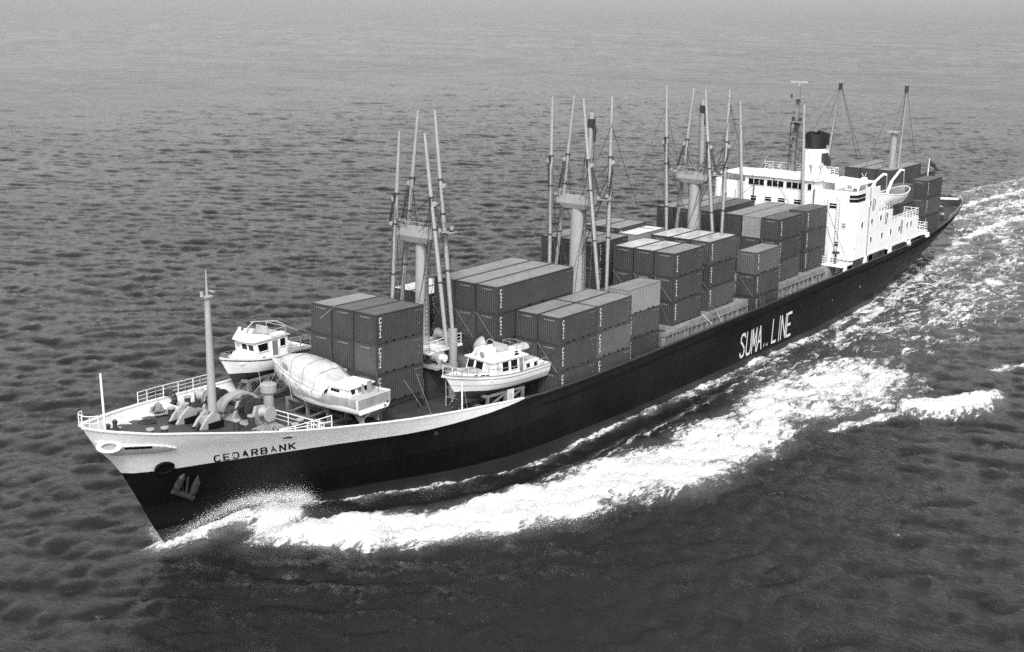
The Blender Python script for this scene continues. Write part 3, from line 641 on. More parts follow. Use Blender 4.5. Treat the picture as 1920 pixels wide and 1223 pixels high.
# rope coils lie loose on the deck
def rope_pile(name, label, cx, cy, rx, ry, n, hgt, seed, r_=0.055):
    rg = random.Random(seed); z0 = float(zfloor(cx)); mb = MB(); pts = []; k = n*14
    for i in range(k):
        a = i/14*2*math.pi; q = 0.35 + 0.65*abs(math.sin(i*0.113+seed)); w_ = rg.uniform(.85, 1.1)
        pts.append((cx+rx*q*w_*math.cos(a+seed)+rg.uniform(-.08,.08)*rx, cy+ry*q*w_*math.sin(a*1.03)+rg.uniform(-.08,.08)*ry, z0+.07+hgt*(i/k)*(1.05-q)+rg.uniform(0,.06)))
    mb.path(pts, r_, 5); return tag(mb.build(name, M_ROPE, None, 60), label, 'rope')
rope_pile('rope_pile', 'long loose heap of mooring rope beside the port bow rail', -11.4, -4.1, 1.5, 1.7, 16, .35, 1)
rope_pile('rope_coil', 'tall round coil of rope by the starboard bow bulwark', -15.2, 5.0, .95, .95, 16, 1.3, 2)
rope_pile('rope_heap', 'heap of rope between the bow mast and the starboard rail', -12.6, 4.6, 1.1, .9, 14, .7, 3)
rope_pile('dark_hose_coil', 'small dark coil lying on the open bow deck', -17.8, 2.9, .75, .55, 6, .25, 4, .07).data.materials[0] = M_IRON
mb = MB(); zz = float(ZF(-12)); 
for k in range(14):
    a, b = k/14*2*math.pi, (k+1)/14*2*math.pi
    mb.tube((-12.6+.0, 6.6+.55*math.cos(a), zz+.85+.55*math.sin(a)), (-12.6, 6.6+.55*math.cos(b), zz+.85+.55*math.sin(b)), .24, .24, 6)
mb.build('mooring_reel', M_IRON, ship, 60)
# ------------------------------------------------------------------ hatches
def hatch(x0, x1, y0, y1, z1, ribs=True):
    M_COAM = globals()['M_COAM'] if ribs else M_DECK
    zb_ = float(ZM((x0+x1)/2)) - 0.3; c = MB().box(x0, x1, y0, y1, zb_, z1-.42).build('hatch_coaming', M_COAM, ship)
    if ribs:
        n = int((x1-x0)/1.15)
        for s, yy in ((-1, y0), (1, y1)):
            for i in range(n+1):
                x = x0+.2+(x1-x0-.4)*i/n
                MB().prism([(yy+s*.02, zb_+.3), (yy+s*.5, zb_+.3), (yy+s*.28, z1-.5), (yy+s*.02, z1-.5)], 0, x-.05, x+.05).build('coaming_stay', M_COAM, c)
        MB().box(x0, x1, y0-.34, y0-.02, z1-.62, z1-.45).build('coaming_flange', M_COAM, c)
    k = 4
    for i in range(k):
        a, b = lerp(x0-.15, x1+.15, i/k)+.03, lerp(x0-.15, x1+.15, (i+1)/k)-.03
        MB().box(a, b, y0-.2, y1+.2, z1-.40, z1-.01).build('hatch_cover', M_COAM, ship)
hatch(0.9, 6.0, -3.7, 3.1, 7.1, False); hatch(15.2, 33.5, -4.9, 4.9, 7.15); hatch(40.2, 57.0, -9.25, 9.0, 6.98); hatch(66.6, 82.6, -8.2, 9.2, 6.98)
# steel stanchions under the forward end of the third hatch
lbr = MB().box(37.9, 43.4, -9.85, -9.35, 6.5, 6.85).build('lashing_bridge', M_COAM, ship)
for k in range(7): MB().box(38.0+k*.8, 38.35+k*.8, -9.75, -9.4, 4.6, 6.49).build('bridge_post', M_COAM, lbr)

# ------------------------------------------------------------------ derrick masts
def px_line(pt, pb, x, zbot=None):
    """spar seen from pixel pt (head) to pb, standing in the plane x; extended down to zbot"""
    a, b = at(*pt, x=x), at(*pb, x=x)
    if zbot is not None: b = a + (b-a)*((a[2]-zbot)/(a[2]-b[2]))
    return a, b
def derrick(X, rad, zbase, ztop, half_w, booms, jumbo=None, trap=1.0):
    z0, z1 = 19.25, 20.4
    mb = MB(); mb.tube((X,0,zbase), (X,0,z0+.1), rad*1.12, rad*.95, 20)
    mast = mb.build('derrick_mast', M_MAST, ship, 50)
    # box-shaped crosstree
    h = half_w
    MB().hexa([(X-.8,-h*.62,z0),(X+.8,-h*.62,z0),(X+.8,h*.62,z0),(X-.8,h*.62,z0),(X-1.05,-h,z0+.55),(X+1.05,-h,z0+.55),(X+1.05,h,z0+.55),(X-1.05,h,z0+.55)]).box(X-1.05,X+1.05,-h,h,z0+.56,z1).build('crosstree', M_MAST, mast)
    for s in (-1, 1):
        MB().hexa([(X+.1,s*(h+.01),z0+.9),(X+1.0,s*(h+.01),z0+.9),(X+1.0,s*(h+1.3),z0+1.2),(X+.1,s*(h+1.3),z0+1.2),(X+.1,s*(h+.01),z1-.1),(X+1.0,s*(h+.01),z1-.1),(X+1.0,s*(h+1.3),z1-.1),(X+.1,s*(h+1.3),z1-.1)]).build('crosstree_arm', M_MAST, mast)
    railing([(X-1.0,-h+.1,z1),(X-1.0,h-.1,z1),(X+1.0,h-.1,z1),(X+1.0,-h+.1,z1),(X-1.0,-h+.1,z1)], .75, 2, 1.3, 'crosstree_railing', .022, M_MAST, mast)
    lad = MB()                                       # rung ladder up the column
    for s in (-.2, .2): lad.tube((X-rad*.3+s, -rad*1.15, zbase+1), (X-rad*.3+s, -rad*1.12, z0), .025, n=4)
    for i in range(int((z0-zbase-1)/.4)): lad.tube((X-rad*.3-.2, -rad*1.15, zbase+1.2+i*.4), (X-rad*.3+.2, -rad*1.15, zbase+1.2+i*.4), .02, n=4)
    lad.build('mast_ladder', M_IRON, mast)
    rig = MB()
    for pt, pb, x, zb_ in booms:
        a, b = px_line(pt, pb, x, zb_); d = (a-b)/np.linalg.norm(a-b); L_ = np.linalg.norm(a-b)
        m1 = b + d*L_*.45
        mb = MB(); mb.tube(b, b+d*.8, .13, .19, 10); mb.tube(b+d*.8, m1, .19, .23, 10); mb.tube(m1, a, .23, .13, 10)
        bo = mb.build('derrick_boom', M_MAST, mast, 50)
        for q in (.30, .55, .70): c = b+d*L_*q; MB().tube(c, c+d*.14, .255, .255, 10).build('boom_band', M_IRON, bo, 50)
        hd = b+d*L_*.70                              # the topping lift is rove well below the very head
        s = 1 if b[1] > 0 else -1; o = np.array([0, s*.32, 0]); side = np.array([.22 if x > X else -.22, 0, 0])
        foot = np.array([X + (0.6 if x > X else -0.6), s*(h+.9), z1+.3])
        for off in (o*.7, o*1.15, o*1.6):
            rig.tube(hd+off-d*.6, foot+off*.5+side, .045, n=4)
        for k in range(3):                          # falls and guys slack along the spar
            q = hd + d*(.3*k-.5); e = np.array([X+(1.2+.5*k)*(1 if x > X else -1), s*(h-.4-.5*k), z1 if k < 2 else 11.5])
            rig.path([q, lerp(q, e, .5)+[0, s*.18*(k+1), -.3], e], .028, 4)
        rig.tube(hd+o*1.2+side, np.array([X, s*.5, z1+.2]), .03, n=4); rig.tube(b+d*L_*.3+o*.8, np.array([X+.3, s*.7, 10.5]), .026, n=4)
        for k in range(7): c_ = lerp(foot+side, hd, .12+.12*k); rig.tube(c_-[0,.2,0], c_+[0,.2,0], .028, n=4)
        rig.tube(hd+side, b+d*1.2+side*1.3, .034, n=4); rig.tube(hd-side*1.2, b+d*1.0-side*1.4, .026, n=4); rig.tube(hd+o*.9, b+d*2.2+o*1.3, .026, n=4)
        MB().lathe([(.05,-.12),(.24,-.1),(.24,.1),(.05,.12)], hd+o*1.0-d*.5, 0, 10).build('rigging_block', M_GEAR, mast, 50); MB().lathe([(.05,-.1),(.2,-.1),(.2,.1),(.05,.1)], foot+side, 0, 10).build('rigging_block', M_GEAR, mast, 50)
        MB().tube(hd+side*1.1, hd+side*1.1-d*.7, .16, .1, 6).build('rigging_block', M_IRON, mast, 50)
    heads = [px_line(pt, pb, x, zb_) for pt, pb, x, zb_ in booms]; rw = random.Random(int(X))
    for k in range(16):                             # preventers, runners and lifts criss-crossing the spars
        a, b = heads[k % 4]; q = lerp(b, a, rw.uniform(.5, .74)); e = np.array([X+rw.uniform(-1.6,1.6), rw.uniform(-3.2,3.2), rw.choice([z1+.1, z1+.1, 12.0, 10.2])])
        rig.path([q, lerp(q, e, .55)+[0, rw.uniform(-.2,.2), -.25], e], .03, 4)
    if jumbo:
        a, b = px_line(*jumbo); mb = MB(); mb.tube(b, a, .30, .24, 12)
        jb = mb.build('heavy_boom', M_MAST, mast, 50)
        for off in ((.3,.3,0), (-.3,.25,0), (.1,-.4,0), (.35,-.2,0)): rig.tube(a+np.array(off)-[0,0,.4], b+np.array(off)*1.4, .028, n=4)
        mb = MB(); mb.box(a[0]-.25, a[0]+.25, a[1]-.3, a[1]+.3, a[2]-1.5, a[2]-.6); mb.tube(a-[0,.4,2.9], a-[0,.4,1.4], .14, .18, 8); mb.build('hoist_block', M_IRON, jb)
    stuff(rig.build('rigging', M_WIRE, mast))
    return mast
m1 = derrick(11.0, .60, 9.6, 21, 2.0, [((749,247),(735,562),9.9,10.5), ((784,208),(753,564),12.1,10.5), ((796,250),(835,628),9.9,10.4), ((815,207),(849,630),12.1,10.5)])
m2 = derrick(36.0, .84, 9.0, 21, 2.1, [((1036,180),(1030,490),34.9,10), ((1077,178),(1043,492),37.1,10), ((1094,185),(1121,537),34.9,10), ((1148,180),(1137,537),37.1,10)], ((1110,212),(1100,372),36.6))
m3 = derrick(60.6, .78, 9.0, 21, 2.05, [((1250,160),(1249,425),59.5,10), ((1301,166),(1268,428),61.7,10), ((1323,168),(1335,432),59.5,10), ((1368,168),(1353,432),61.7,10)], ((1319,188),(1316,318),61.2))
# mast houses with winch platforms
for X in (11.0, 36.0, 60.6):
    zt_ = 9.7 if X < 20 else 9.1; zd = float(ZM(X)) - .1
    mh = MB().box(X-1.9, X+2.2, -2.4, 3.5, zd, zt_-.2).build('mast_house', M_DECK, ship)
    MB().box(X-2.2, X+2.5, -2.7, 3.8, zt_-.18, zt_).build('winch_platform', M_WHITE, mh)
    if X < 20:
        railing([(X-2.1,-2.6,zt_),(X-2.1,3.6,zt_)], 1.0, 3, 1.2, 'platform_railing', .03, M_WHITE, mh); railing([(X+2.4,-2.6,zt_),(X-2.1,-2.6,zt_)], 1.0, 3, 1.2, 'platform_railing', .03, M_WHITE, mh)
        mb = MB()                                   # door and ladders
        mb.box(X-1.96, X-1.92, -1.8, -1.0, zd+.3, zd+2.2); mb.build('mast_house_door', M_GREYP, mh)
# heel post of the port booms and winches round the first mast
p0, p1 = at(849,617,x=12.0), at(851,655,x=12.0)
MB().tube((p0[0],p0[1],5.0), (p0[0],p0[1],p0[2]), .42, .42, 14).build('boom_heel_post', M_MAST, ship, 50)
def winch(c, r_=.62, w_=1.2):
    c = V(c); mb = MB().box(c[0]-.9, c[0]+.9, c[1]-w_/2-.3, c[1]+w_/2+.3, c[2]-r_-.35, c[2]-r_-.1)
    for s in (-1, 1): mb.prism([(c[0]-.6, c[2]-r_-.1), (c[0]+.6, c[2]-r_-.1), (c[0]+.2, c[2]+.25), (c[0]-.2, c[2]+.25)], 1, c[1]+s*(w_/2+.12)-.06, c[1]+s*(w_/2+.12)+.06)
    o = mb.build('cargo_winch', M_GEAR, ship)
    MB().lathe([(r_,-w_/2),(r_,-w_/2+.1),(r_*.72,-w_/2+.12),(r_*.72,w_/2-.12),(r_,w_/2-.1),(r_,w_/2)], c, 1, 18).build('winch_drum', M_MAST, o, 40)
    MB().tube(c+[0,-w_/2-.5,0], c+[0,-w_/2-.02,0], r_*.55, r_*.55, 14).build('drum_end', M_WHITE, o, 40)
winch(at(815,668,y=-2.6), .62, 1.5); winch((9.3,3.3,10.6), .5, 1.2); winch((12.6,-1.0,10.5), .5, 1.2)
cowl(14.0, -4.2, 5.0, 4.2, .5, -0.6); cowl(13.6, 3.9, 5.0, 4.6, .6, 2.6)
railing([(8.6,-6.3,5.3),(8.6,-4.8,5.3)], 2.6, 3, 1.0, 'ladder_frame', .05, M_GEAR)
MB().box(8.2, 9.3, -7.0, -4.6, 8.0, 8.15).tube((8.3,-6.9,5.2),(8.3,-6.9,8.0),.08,.08,6).build('access_platform', M_WHITE, ship)
railing([(8.3,-4.7,8.15),(8.3,-6.9,8.15),(9.2,-6.9,8.15)], .95, 2, 1.1, 'platform_railing', .03)
# gangway between the starboard boat and the forward stack
railing([at(545,655,y=6.2),at(582,648,y=6.2)], 1.0, 3, 1.0, 'catwalk_railing', .035, M_GREYP)
p = at(545,655,y=6.2); q = at(582,648,y=6.2); MB().bar(p-[0,0,.1], q-[0,0,.1], .9, .14).tube(p-[0,0,.1], p*[1,1,0]+[0,0,5.5], .07, n=6).build('catwalk', M_GREYP, ship)
# standing posts in front of the bridge
for pt, pb in (((1388,190),(1391,376)), ((1508,196),(1505,382))):
    a, b = px_line(pt, pb, 83.0, 7.0); d = (a-b)/np.linalg.norm(a-b); k = b + d*np.linalg.norm(a-b)*.78
    mb = MB(); mb.tube(b, k, .24, .2, 10); mb.tube(k, a, .18, .13, 10); po = mb.build('derrick_post', M_MAST, ship, 50)
    mb = MB(); mb.tube(k+[.25,-.2,0], b+[.5,-.9,9.5], .03, n=4); mb.tube(k+[-.25,.2,0], b+[-.2,.35,4], .03, n=4); mb.tube(b+[.5,-.9,9.4], b+[.5,-.9,7], .1, .06, 6); mb.build('post_rigging', M_WIRE, po)
# long stays and guys between the masts
def stay(p, xp, q, xq, r_=.032): MB().tube(at(*p, x=xp), at(*q, x=xq), r_, n=4).build('stay_wire', M_WIRE, ship)
for a in (((1147,235),36,(1197,395),52), ((1250,198),60,(1166,408),50), ((1250,205),60,(1270,300),61), ((1148,232),36,(1121,300),36), ((1366,183),61,(1384,262),82), ((1388,242),83,(1362,305),70),
          ((1104,250),36,(1085,365),36), ((1118,280),37,(1105,545),33), ((1372,200),61,(1345,318),61), ((1226,430),50,(1190,425),50), ((1440,325),83.8,(1340,405),70), ((1447,330),83.8,(1480,380),83.8), ((1545,376),82,(1590,495),83.5), ((1548,420),82,(1573,495),83.5)):
    stay(*a)

# ------------------------------------------------------------------ bridge house
M_HW = M_WHITE
XF = 84.0
hs = MB()
# front block with a rounded port and starboard corner
def rounded(x0, x1, yh, z0, z1, r_, mb):
    pts = [(x1, -yh)]; pts += [(x0+r_-r_*math.sin(a), -yh+r_-r_*math.cos(a)) for a in np.linspace(0, math.pi/2, 7)]
    pts += [(x0+r_-r_*math.cos(a), yh-r_+r_*math.sin(a)) for a in np.linspace(0, math.pi/2, 7)] + [(x1, yh)]
    mb.prism(pts, 2, z0, z1)
rounded(XF, 92.0, 10.4, 7.45, 15.3, .9, hs)
hs.box(92.02, 97.0, -10.4, 10.4, 7.5, 12.75); hs.box(97.02, 107.0, -10.4, 10.4, 7.6, 10.55)
hs.box(92.02, 97.0, -6.4, 6.4, 12.76, 15.3); hs.box(97.02, 103.5, -5.6, 5.6, 10.56, 14.4)
house = hs.build('bridge_house', M_HW, ship, 30)
MB().box(85.4, 111.0, -8.9, 8.9, 5.2, 7.44).build('lower_house', M_GEAR, house)
MB().box(XF+.02, 85.38, -8.2, 8.2, 5.2, 7.44).build('lower_front', M_HW, house)
# sheer of the overhanging side plate between pillars
for x0, x1 in ((88.4,96.2),(96.8,103.2),(103.8,110.4)):
    P = []
    for q in np.linspace(0, 1, 9):
        x = lerp(x0, x1, q); dz = .3*(abs(2*q-1)**5); P.append([(x, -10.43, 7.75), (x, -10.43, 7.5-dz), (x, -10.3, 7.5-dz), (x, -10.3, 7.75)])
    MB().grid(P, True).build('side_plate', M_HW, house)
MB().box(107.02, 111.0, -10.4, 10.4, 7.7, 7.95).build('after_deck_plate', M_HW, house)
for x, zz in ((81.6,6.5),(88.0,6.8),(96.5,6.95),(103.5,7.05),(110.7,7.3)):
    mb = MB(); mb.hexa([(x-.5,-10.75,zz-.3),(x+.5,-10.75,zz-.3),(x+.5,-10.45,zz-.3),(x-.5,-10.45,zz-.3),(x-.2,-10.75,zz+.35),(x+.2,-10.75,zz+.35),(x+.2,-10.45,zz+.35),(x-.2,-10.45,zz+.35)])
    mb.box(x-.2, x+.2, -10.74, -10.46, zz+.36, 7.5); mb.build('side_pillar', M_HW, house)
# front platform and its rail
MB().box(80.9, 84.2, -10.5, -6.3, 7.05, 7.25).build('front_platform', M_HW, house)
railing([(84.0,-10.4,7.26),(81.0,-10.4,7.26),(81.0,-6.4,7.26)], 1.0, 3, 1.2, 'platform_railing', .03, M_HW, house)
MB().tube((82.2,-7.4,7.27),(82.2,-7.4,8.3),.45,.35,10).tube((82.6,-8.6,7.27),(82.6,-8.6,7.9),.5,.5,10).build('platform_winch', M_GEAR, house)
MB().lathe([(.12,0),(.12,1.3),(.5,1.35),(.5,1.55),(.2,1.65)], (82.0,-9.0,7.26), 2, 12).build('platform_vent', M_IRON, house)
MB().hexa([(80.0,-8.8,5.0),(82.8,-8.8,5.0),(82.8,-6.2,5.0),(80.0,-6.2,5.0),(80.3,-8.6,6.9),(82.8,-8.6,6.9),(82.8,-6.2,6.9),(80.3,-6.2,6.9)]).build('deck_locker', M_COAM, house)
# bridge deck: wing bulwarks, wheelhouse, roof
for s in (-1, 1):
    bu = MB(); bu.box(XF+.0, XF+.16, s*5.6 if s > 0 else -9.5, 9.5 if s > 0 else -4.8, 15.31, 16.45)
    P = [[(XF+.9-.9*math.sin(a), s*(9.5+.9*math.cos(a)), zz) for a in np.linspace(0, math.pi/2, 7)] for zz in (15.31, 16.45)]
    P2 = [[(XF+.9-.74*math.sin(a), s*(9.5+.74*math.cos(a)), zz) for a in np.linspace(0, math.pi/2, 7)] for zz in (16.45, 15.31)]
    bu.grid(P + P2); bu.box(XF+.9, 91.9, min(s*10.4, s*10.26), max(s*10.4, s*10.26), 15.31, 16.45)
    bu.build('wing_bulwark', M_HW, house, 40)
wh = MB().box(XF+.03, 90.0, -4.75, 5.55, 15.31, 17.35).build('wheelhouse', M_HW, house)
MB().box(XF-.35, 90.4, -5.1, 5.9, 17.36, 17.6).build('wheelhouse_roof', M_HW, house)
P = []
for q in np.linspace(0, 1, 13):
    yy = lerp(-5.1, 5.9, q); P.append([(XF-.3, yy, 17.6), (XF-.1+.25*math.cos((q-.5)*math.pi), yy, 18.35), (XF+.05+.25*math.cos((q-.5)*math.pi), yy, 18.35), (XF+.1, yy, 17.6)])
MB().grid(P, True).build('monkey_island_screen', M_HW, house)
# canopies over the wings
for s, y0, y1 in ((-1, -9.9, -5.12), (1, 5.92, 9.9)):
    MB().hexa([(85.6,y0,17.0),(91.5,y0,17.0),(91.5,y1,17.2),(85.6,y1,17.2),(85.6,y0,17.1),(91.5,y0,17.1),(91.5,y1,17.32),(85.6,y1,17.32)]).build('wing_canopy', M_HW, house)
    mb = MB(); yo = -9.8 if s < 0 else 9.8
    for x in (85.8, 88.5, 91.3): mb.tube((x, yo, 15.3), (x, yo, 17.0), .06, n=6)
    mb.tube((91.3, yo, 17.0), (91.6, yo, 16.3), .07, n=6); mb.build('canopy_post', M_HW, house)
MB().box(90.1, 92.0, -4.0, 4.0, 15.31, 17.0).build('chart_room', M_HW, house)
MB().tube((86.2,-7.6,15.31),(86.2,-7.6,16.5),.22,.2,10).box(86.6,87.0,-9.2,-8.8,15.31,16.5).build('wing_repeater', M_GEAR, house)
# windows
def pane_x(u0, v0, u1, v1, x=XF, parent=None, split=False, m=None, sill=True):
    a, b = at(u0, v0, x=x), at(u1, v1, x=x); c, d_ = at(u0, v1, x=x), at(u1, v0, x=x)
    y0, y1 = min(a[1], b[1]), max(a[1], b[1]); zc = (a[2]+b[2])/2; hh = abs(((a[2]-c[2]) + (d_[2]-b[2]))/2)/2
    z0, z1 = zc-hh, zc+hh
    wdw = MB().box(x-.03, x+.05, y0, y1, z0, z1).build('window', m or M_GLASS, house)
    fr = MB()
    for q in ((y0-.07, y1+.07, z0-.07, z0), (y0-.07, y1+.07, z1, z1+.07), (y0-.07, y0, z0, z1), (y1, y1+.07, z0, z1)): fr.box(x-.06, x+.04, *q)
    if split: fr.box(x-.06, x+.04, y0, y1, z0+(z1-z0)*.52, z0+(z1-z0)*.62)
    fr.build('window_frame', M_HW, wdw)
z0w, z1w = 16.12, 16.95
edges = []
for u0, u1 in ((1403.7,1412.6),(1414,1423),(1424,1432.8),(1438,1447.6),(1448.7,1458.2),(1459.4,1469.3),(1474.7,1484.5),(1485.7,1496.3),(1497.5,1506.5),(1515,1522)):
    y1, y0 = at(u0, 345, x=XF)[1], at(u1, 345, x=XF)[1]
    wdw = MB().box(XF-.02, XF+.05, y0, y1, z0w, z1w).build('bridge_window', M_GLASS, house); fr = MB()
    for q in ((y0-.05, y1+.05, z0w-.06, z0w), (y0-.05, y1+.05, z1w, z1w+.06), (y0-.05, y0, z0w, z1w), (y1, y1+.05, z0w, z1w)): fr.box(XF-.05, XF+.04, *q)
    fr.build('window_frame', M_HW, wdw)
for u0, v0, u1, v1 in ((1408,366.5,1418,375),(1434.5,369,1446,377),(1459,371.5,1471.5,379.5),(1489,374.5,1501,383),(1555.6,381.5,1569,391),(1359,361,1363,368)):
    pane_x(u0, v0, u1, v1, split=True)
pane_x(1578.5, 419, 1585.5, 428, split=True, m=M_GREYP); pane_x(1565, 453.5, 1572, 462, split=True)
pane_x(1361, 330, 1368, 333, x=90.0)
# corner window wrapping round the port edge
for z0_, z1_ in ((15.62, 16.02), (15.08, 15.5)):
    P = [[(XF+.9-(.9+o)*math.sin(a), -9.5-(.9+o)*math.cos(a), zz) for a in np.linspace(.05, 1.5, 8)] for zz, o in ((z0_, -.02), (z0_, .05), (z1_, .05), (z1_, -.02))]
    P = [[(87.0, p[0][1], p[0][2])] + p for p in P] if True else P
    MB().grid(P).build('corner_window', M_GLASS, house)
def pane_y(px, py, w_=.55, h_=.72, y=-10.4):
    p = at(px, py, y=y); wdw = MB().box(p[0]-w_/2, p[0]+w_/2, y-.03, y+.05, p[2]-h_/2, p[2]+h_/2).build('side_window', M_GLASS, house)
    fr = MB()
    for q in ((p[0]-w_/2-.06, p[0]+w_/2+.06, p[2]-h_/2-.06, p[2]-h_/2), (p[0]-w_/2-.06, p[0]+w_/2+.06, p[2]+h_/2, p[2]+h_/2+.06), (p[0]-w_/2-.06, p[0]-w_/2, p[2]-h_/2, p[2]+h_/2), (p[0]+w_/2, p[0]+w_/2+.06, p[2]-h_/2, p[2]+h_/2)): fr.box(q[0], q[1], y-.06, y+.04, q[2], q[3])
    fr.build('window_frame', M_HW, wdw)
for a, b in ((790,610),(840,595),(805,810),(695,850),(905,770),(980,745),(790,1015),(915,965),(1015,925),(1110,890),(1200,850),(1245,830)):
    pane_y(1500+a*.1668, 280+b*.1668)
MB().tube((88.55,-10.5,7.6),(88.55,-10.5,16.6),.06,.06,6).build('drain_pipe', M_GREYP, house)
for a in ((96.9,0),): pass
for x in (86.6, 93.5, 99.0): MB().box(x,x+.85,-8.98,-8.9,5.6,7.3).build('deck_door', M_DARK, house)
# deck rails of the after end of the house
railing([(92.1,-10.3,12.76),(97.0,-10.3,12.76),(97.0,-6.0,12.76)], 1.05, 3, 1.0, 'deck_railing', .04, M_HW, house)
railing([(97.0,-10.3,10.56),(107.0,-10.3,10.56),(107.0,-3.0,10.56)], 1.05, 3, 1.1, 'deck_railing', .04, M_HW, house)
railing([(107.0,-10.3,7.96),(111.0,-10.3,7.96),(111.0,-4.0,7.96)], 1.05, 3, 1.0, 'deck_railing', .04, M_HW, house)
railing([(92.2,-4.6,15.31),(96.8,-4.6,15.31)], 1.05, 3, 1.2, 'deck_railing', .03, M_HW, house)
railing([(85.2,-5.0,17.61),(90.3,-5.0,17.61),(90.3,5.8,17.61)], .95, 3, 1.2, 'deck_railing', .025, M_HW, house)
MB().hexa([(91.0,-8.6,15.31),(92.0,-8.6,15.31),(92.0,-7.8,15.31),(91.0,-7.8,15.31),(91.3,-8.5,17.4),(91.9,-8.5,17.4),(91.9,-7.9,17.4),(91.3,-7.9,17.4)]).tube((91.6,-8.2,17.4),(91.2,-8.6,18.1),.03,n=5).tube((91.6,-8.2,17.4),(91.0,-8.0,18.0),.03,n=5).build('signal_mast_stump', M_HW, house)
mb = MB()
for s in (0, .7): mb.tube((97.3,-9.0+s,10.6),(99.3,-9.0+s,12.9),.04,n=5)
for i in range(8): p = lerp(V((97.35,-9.0,10.7)), V((99.25,-9.0,12.8)), i/7); mb.bar(p, p+[0,.7,0], .18, .04)
for s in (0, .7): mb.tube((101.5,-7.0+s,10.6),(103.6,-7.0+s,7.9),.04,n=5)
mb.build('deck_ladder', M_GEAR, house)
# fittings on the house walls: pipes, ladder, vents, doors
for y_ in (-6.6, 6.9): MB().tube((XF-.06,y_,7.5),(XF-.06,y_,15.2),.05,.05,6).build('drain_pipe', M_GREYP, house)
lad = MB()
for s in (-.22, .22): lad.tube((XF-.12,-8.1+s,7.3),(XF-.12,-8.1+s,15.6),.03,.03,5)
for i in range(20): lad.tube((XF-.12,-8.32,7.6+i*.4),(XF-.12,-7.88,7.6+i*.4),.02,.02,4)
lad.build('wall_ladder', M_GREYP, house)
for y_, z_ in ((-5.2,11.0),(-2.9,10.9),(-.6,10.9)): MB().box(XF-.04,XF+.03,y_-.32,y_+.32,z_-.32,z_+.32).build('window', M_GLASS, house)
for x, z_ in ((94.3,11.0),(100.2,8.9),(89.6,13.4)): MB().box(x,x+.75,-10.44,-10.38,z_,z_+1.75 if z_ < 10 else z_+1.6).build('side_door', M_GEAR, house)
for x, y_ in ((94.2,-5.2),(95.6,3.9),(99.0,-3.0),(101.5,2.0)): MB().lathe([(.3,0),(.3,.9),(.5,.95),(.5,1.2),(.25,1.3)], (x, y_, 15.31 if x < 97 else 14.41), 2, 12).build('house_ventilator', M_GEAR, house, 40)
for x in (104.4, 105.6): MB().box(x,x+.8,-9.9,-9.0,10.57,11.4).build('deck_locker', M_GEAR, house)
# funnel
FX, FY = 93.9, 0.0
def oval(rx, ry, z_, dx=0, n=28): return [(FX+dx+rx*math.cos(a), FY+ry*math.sin(a), z_) for a in np.linspace(0, 2*math.pi, n+1)[:-1]]
fu = MB().grid([oval(2.6,2.15,15.3,.2), oval(2.35,1.85,17.2,.1), oval(2.2,1.6,20.55)], True).build('funnel', M_HW, ship, 50)
M_FUN = mat('black_funnel_paint', 0.008, 0.5, 0.3)
MB().grid([oval(2.2,1.6,20.55), oval(2.22,1.62,22.5), oval(2.0,1.42,22.52), oval(1.95,1.4,22.1)], True).build('funnel_top', M_FUN, fu, 40)
for x, y, r_ in ((93.0,.4,.35),(94.2,-.4,.4),(95.2,.3,.25),(93.6,-.8,.18)): MB().tube((x,y,22.0),(x,y,22.85),r_,r_,10).build('exhaust_pipe', M_FUN, fu, 40)
mb = MB()                                              # stepped flash on the funnel's after side
for k, (u0, v0, u1, v1) in enumerate(((1541,288,1547,303),(1544,293,1549,308),(1547,298,1551,313))):
    a_, b_ = at(u0, v0, y=-1.5), at(u1, v1, y=-1.5); mb.box(a_[0], b_[0], -1.95-.02*k, -1.5, b_[2], a_[2])
mb.build('funnel_flash', M_IRON, fu)
MB().box(91.0,97.6,-3.2,3.2,15.31,16.0).build('funnel_casing', M_HW, fu)
MB().lathe([(.1,0),(.16,.1),(.16,.35),(.05,.45)], (93.6,-1.75,20.6), 2, 10).build('funnel_lamp', M_GEAR, fu)
# radar mast
RX = 87.3
mb = MB(); mb.hexa([(RX-.5,-.3,17.6),(RX+.4,-.3,17.6),(RX+.4,.3,17.6),(RX-.5,.3,17.6),(RX-.3,-.22,25.0),(RX+.3,-.22,25.0),(RX+.3,.22,25.0),(RX-.3,.22,25.0)])
mb.hexa([(RX-.3,-.2,25.01),(RX+.3,-.2,25.01),(RX+.3,.2,25.01),(RX-.3,.2,25.01),(RX-.2,-.2,29.3),(RX+.2,-.2,29.3),(RX+.2,.2,29.3),(RX-.2,.2,29.3)])
rm = mb.build('radar_mast', M_RADM, ship)
for zz, w_, d_ in ((24.6,1.1,1.3),(27.6,.7,.7)):
    MB().box(RX-d_-.3, RX+.5, -w_, w_, zz, zz+.12).prism([(RX-d_, zz), (RX-.3, zz), (RX-.3, zz-.7)], 1, -.06, .06).build('mast_platform', M_RADM, rm)
MB().tube((RX,0,29.3),(RX,0,29.65),.18,.18,10).bar((RX-.3,1.1,29.8),(RX+.3,-1.1,29.8),.22,.24).build('radar_scanner', M_GEAR, rm)
for mb in (MB().tube((RX-1.2,0,24.72),(RX-1.2,0,25.3),.22,.22,10), MB().box(RX-.9,RX-.5,-.9,-.6,24.72,25.2), MB().tube((RX-.8,.6,27.7),(RX-.8,.6,28.2),.14,.14,8)): mb.build('navigation_lamp', M_IRON, rm)
mb = MB()
for k in range(9): mb.tube((RX-.9,-.5,18.2+.75*k),(RX+.3,.5 if k % 2 else -.5,18.95+.75*k),.045,n=4); mb.tube((RX-.9,.5,18.2+.75*k),(RX+.3,-.5 if k % 2 else .5,18.95+.75*k),.045,n=4)
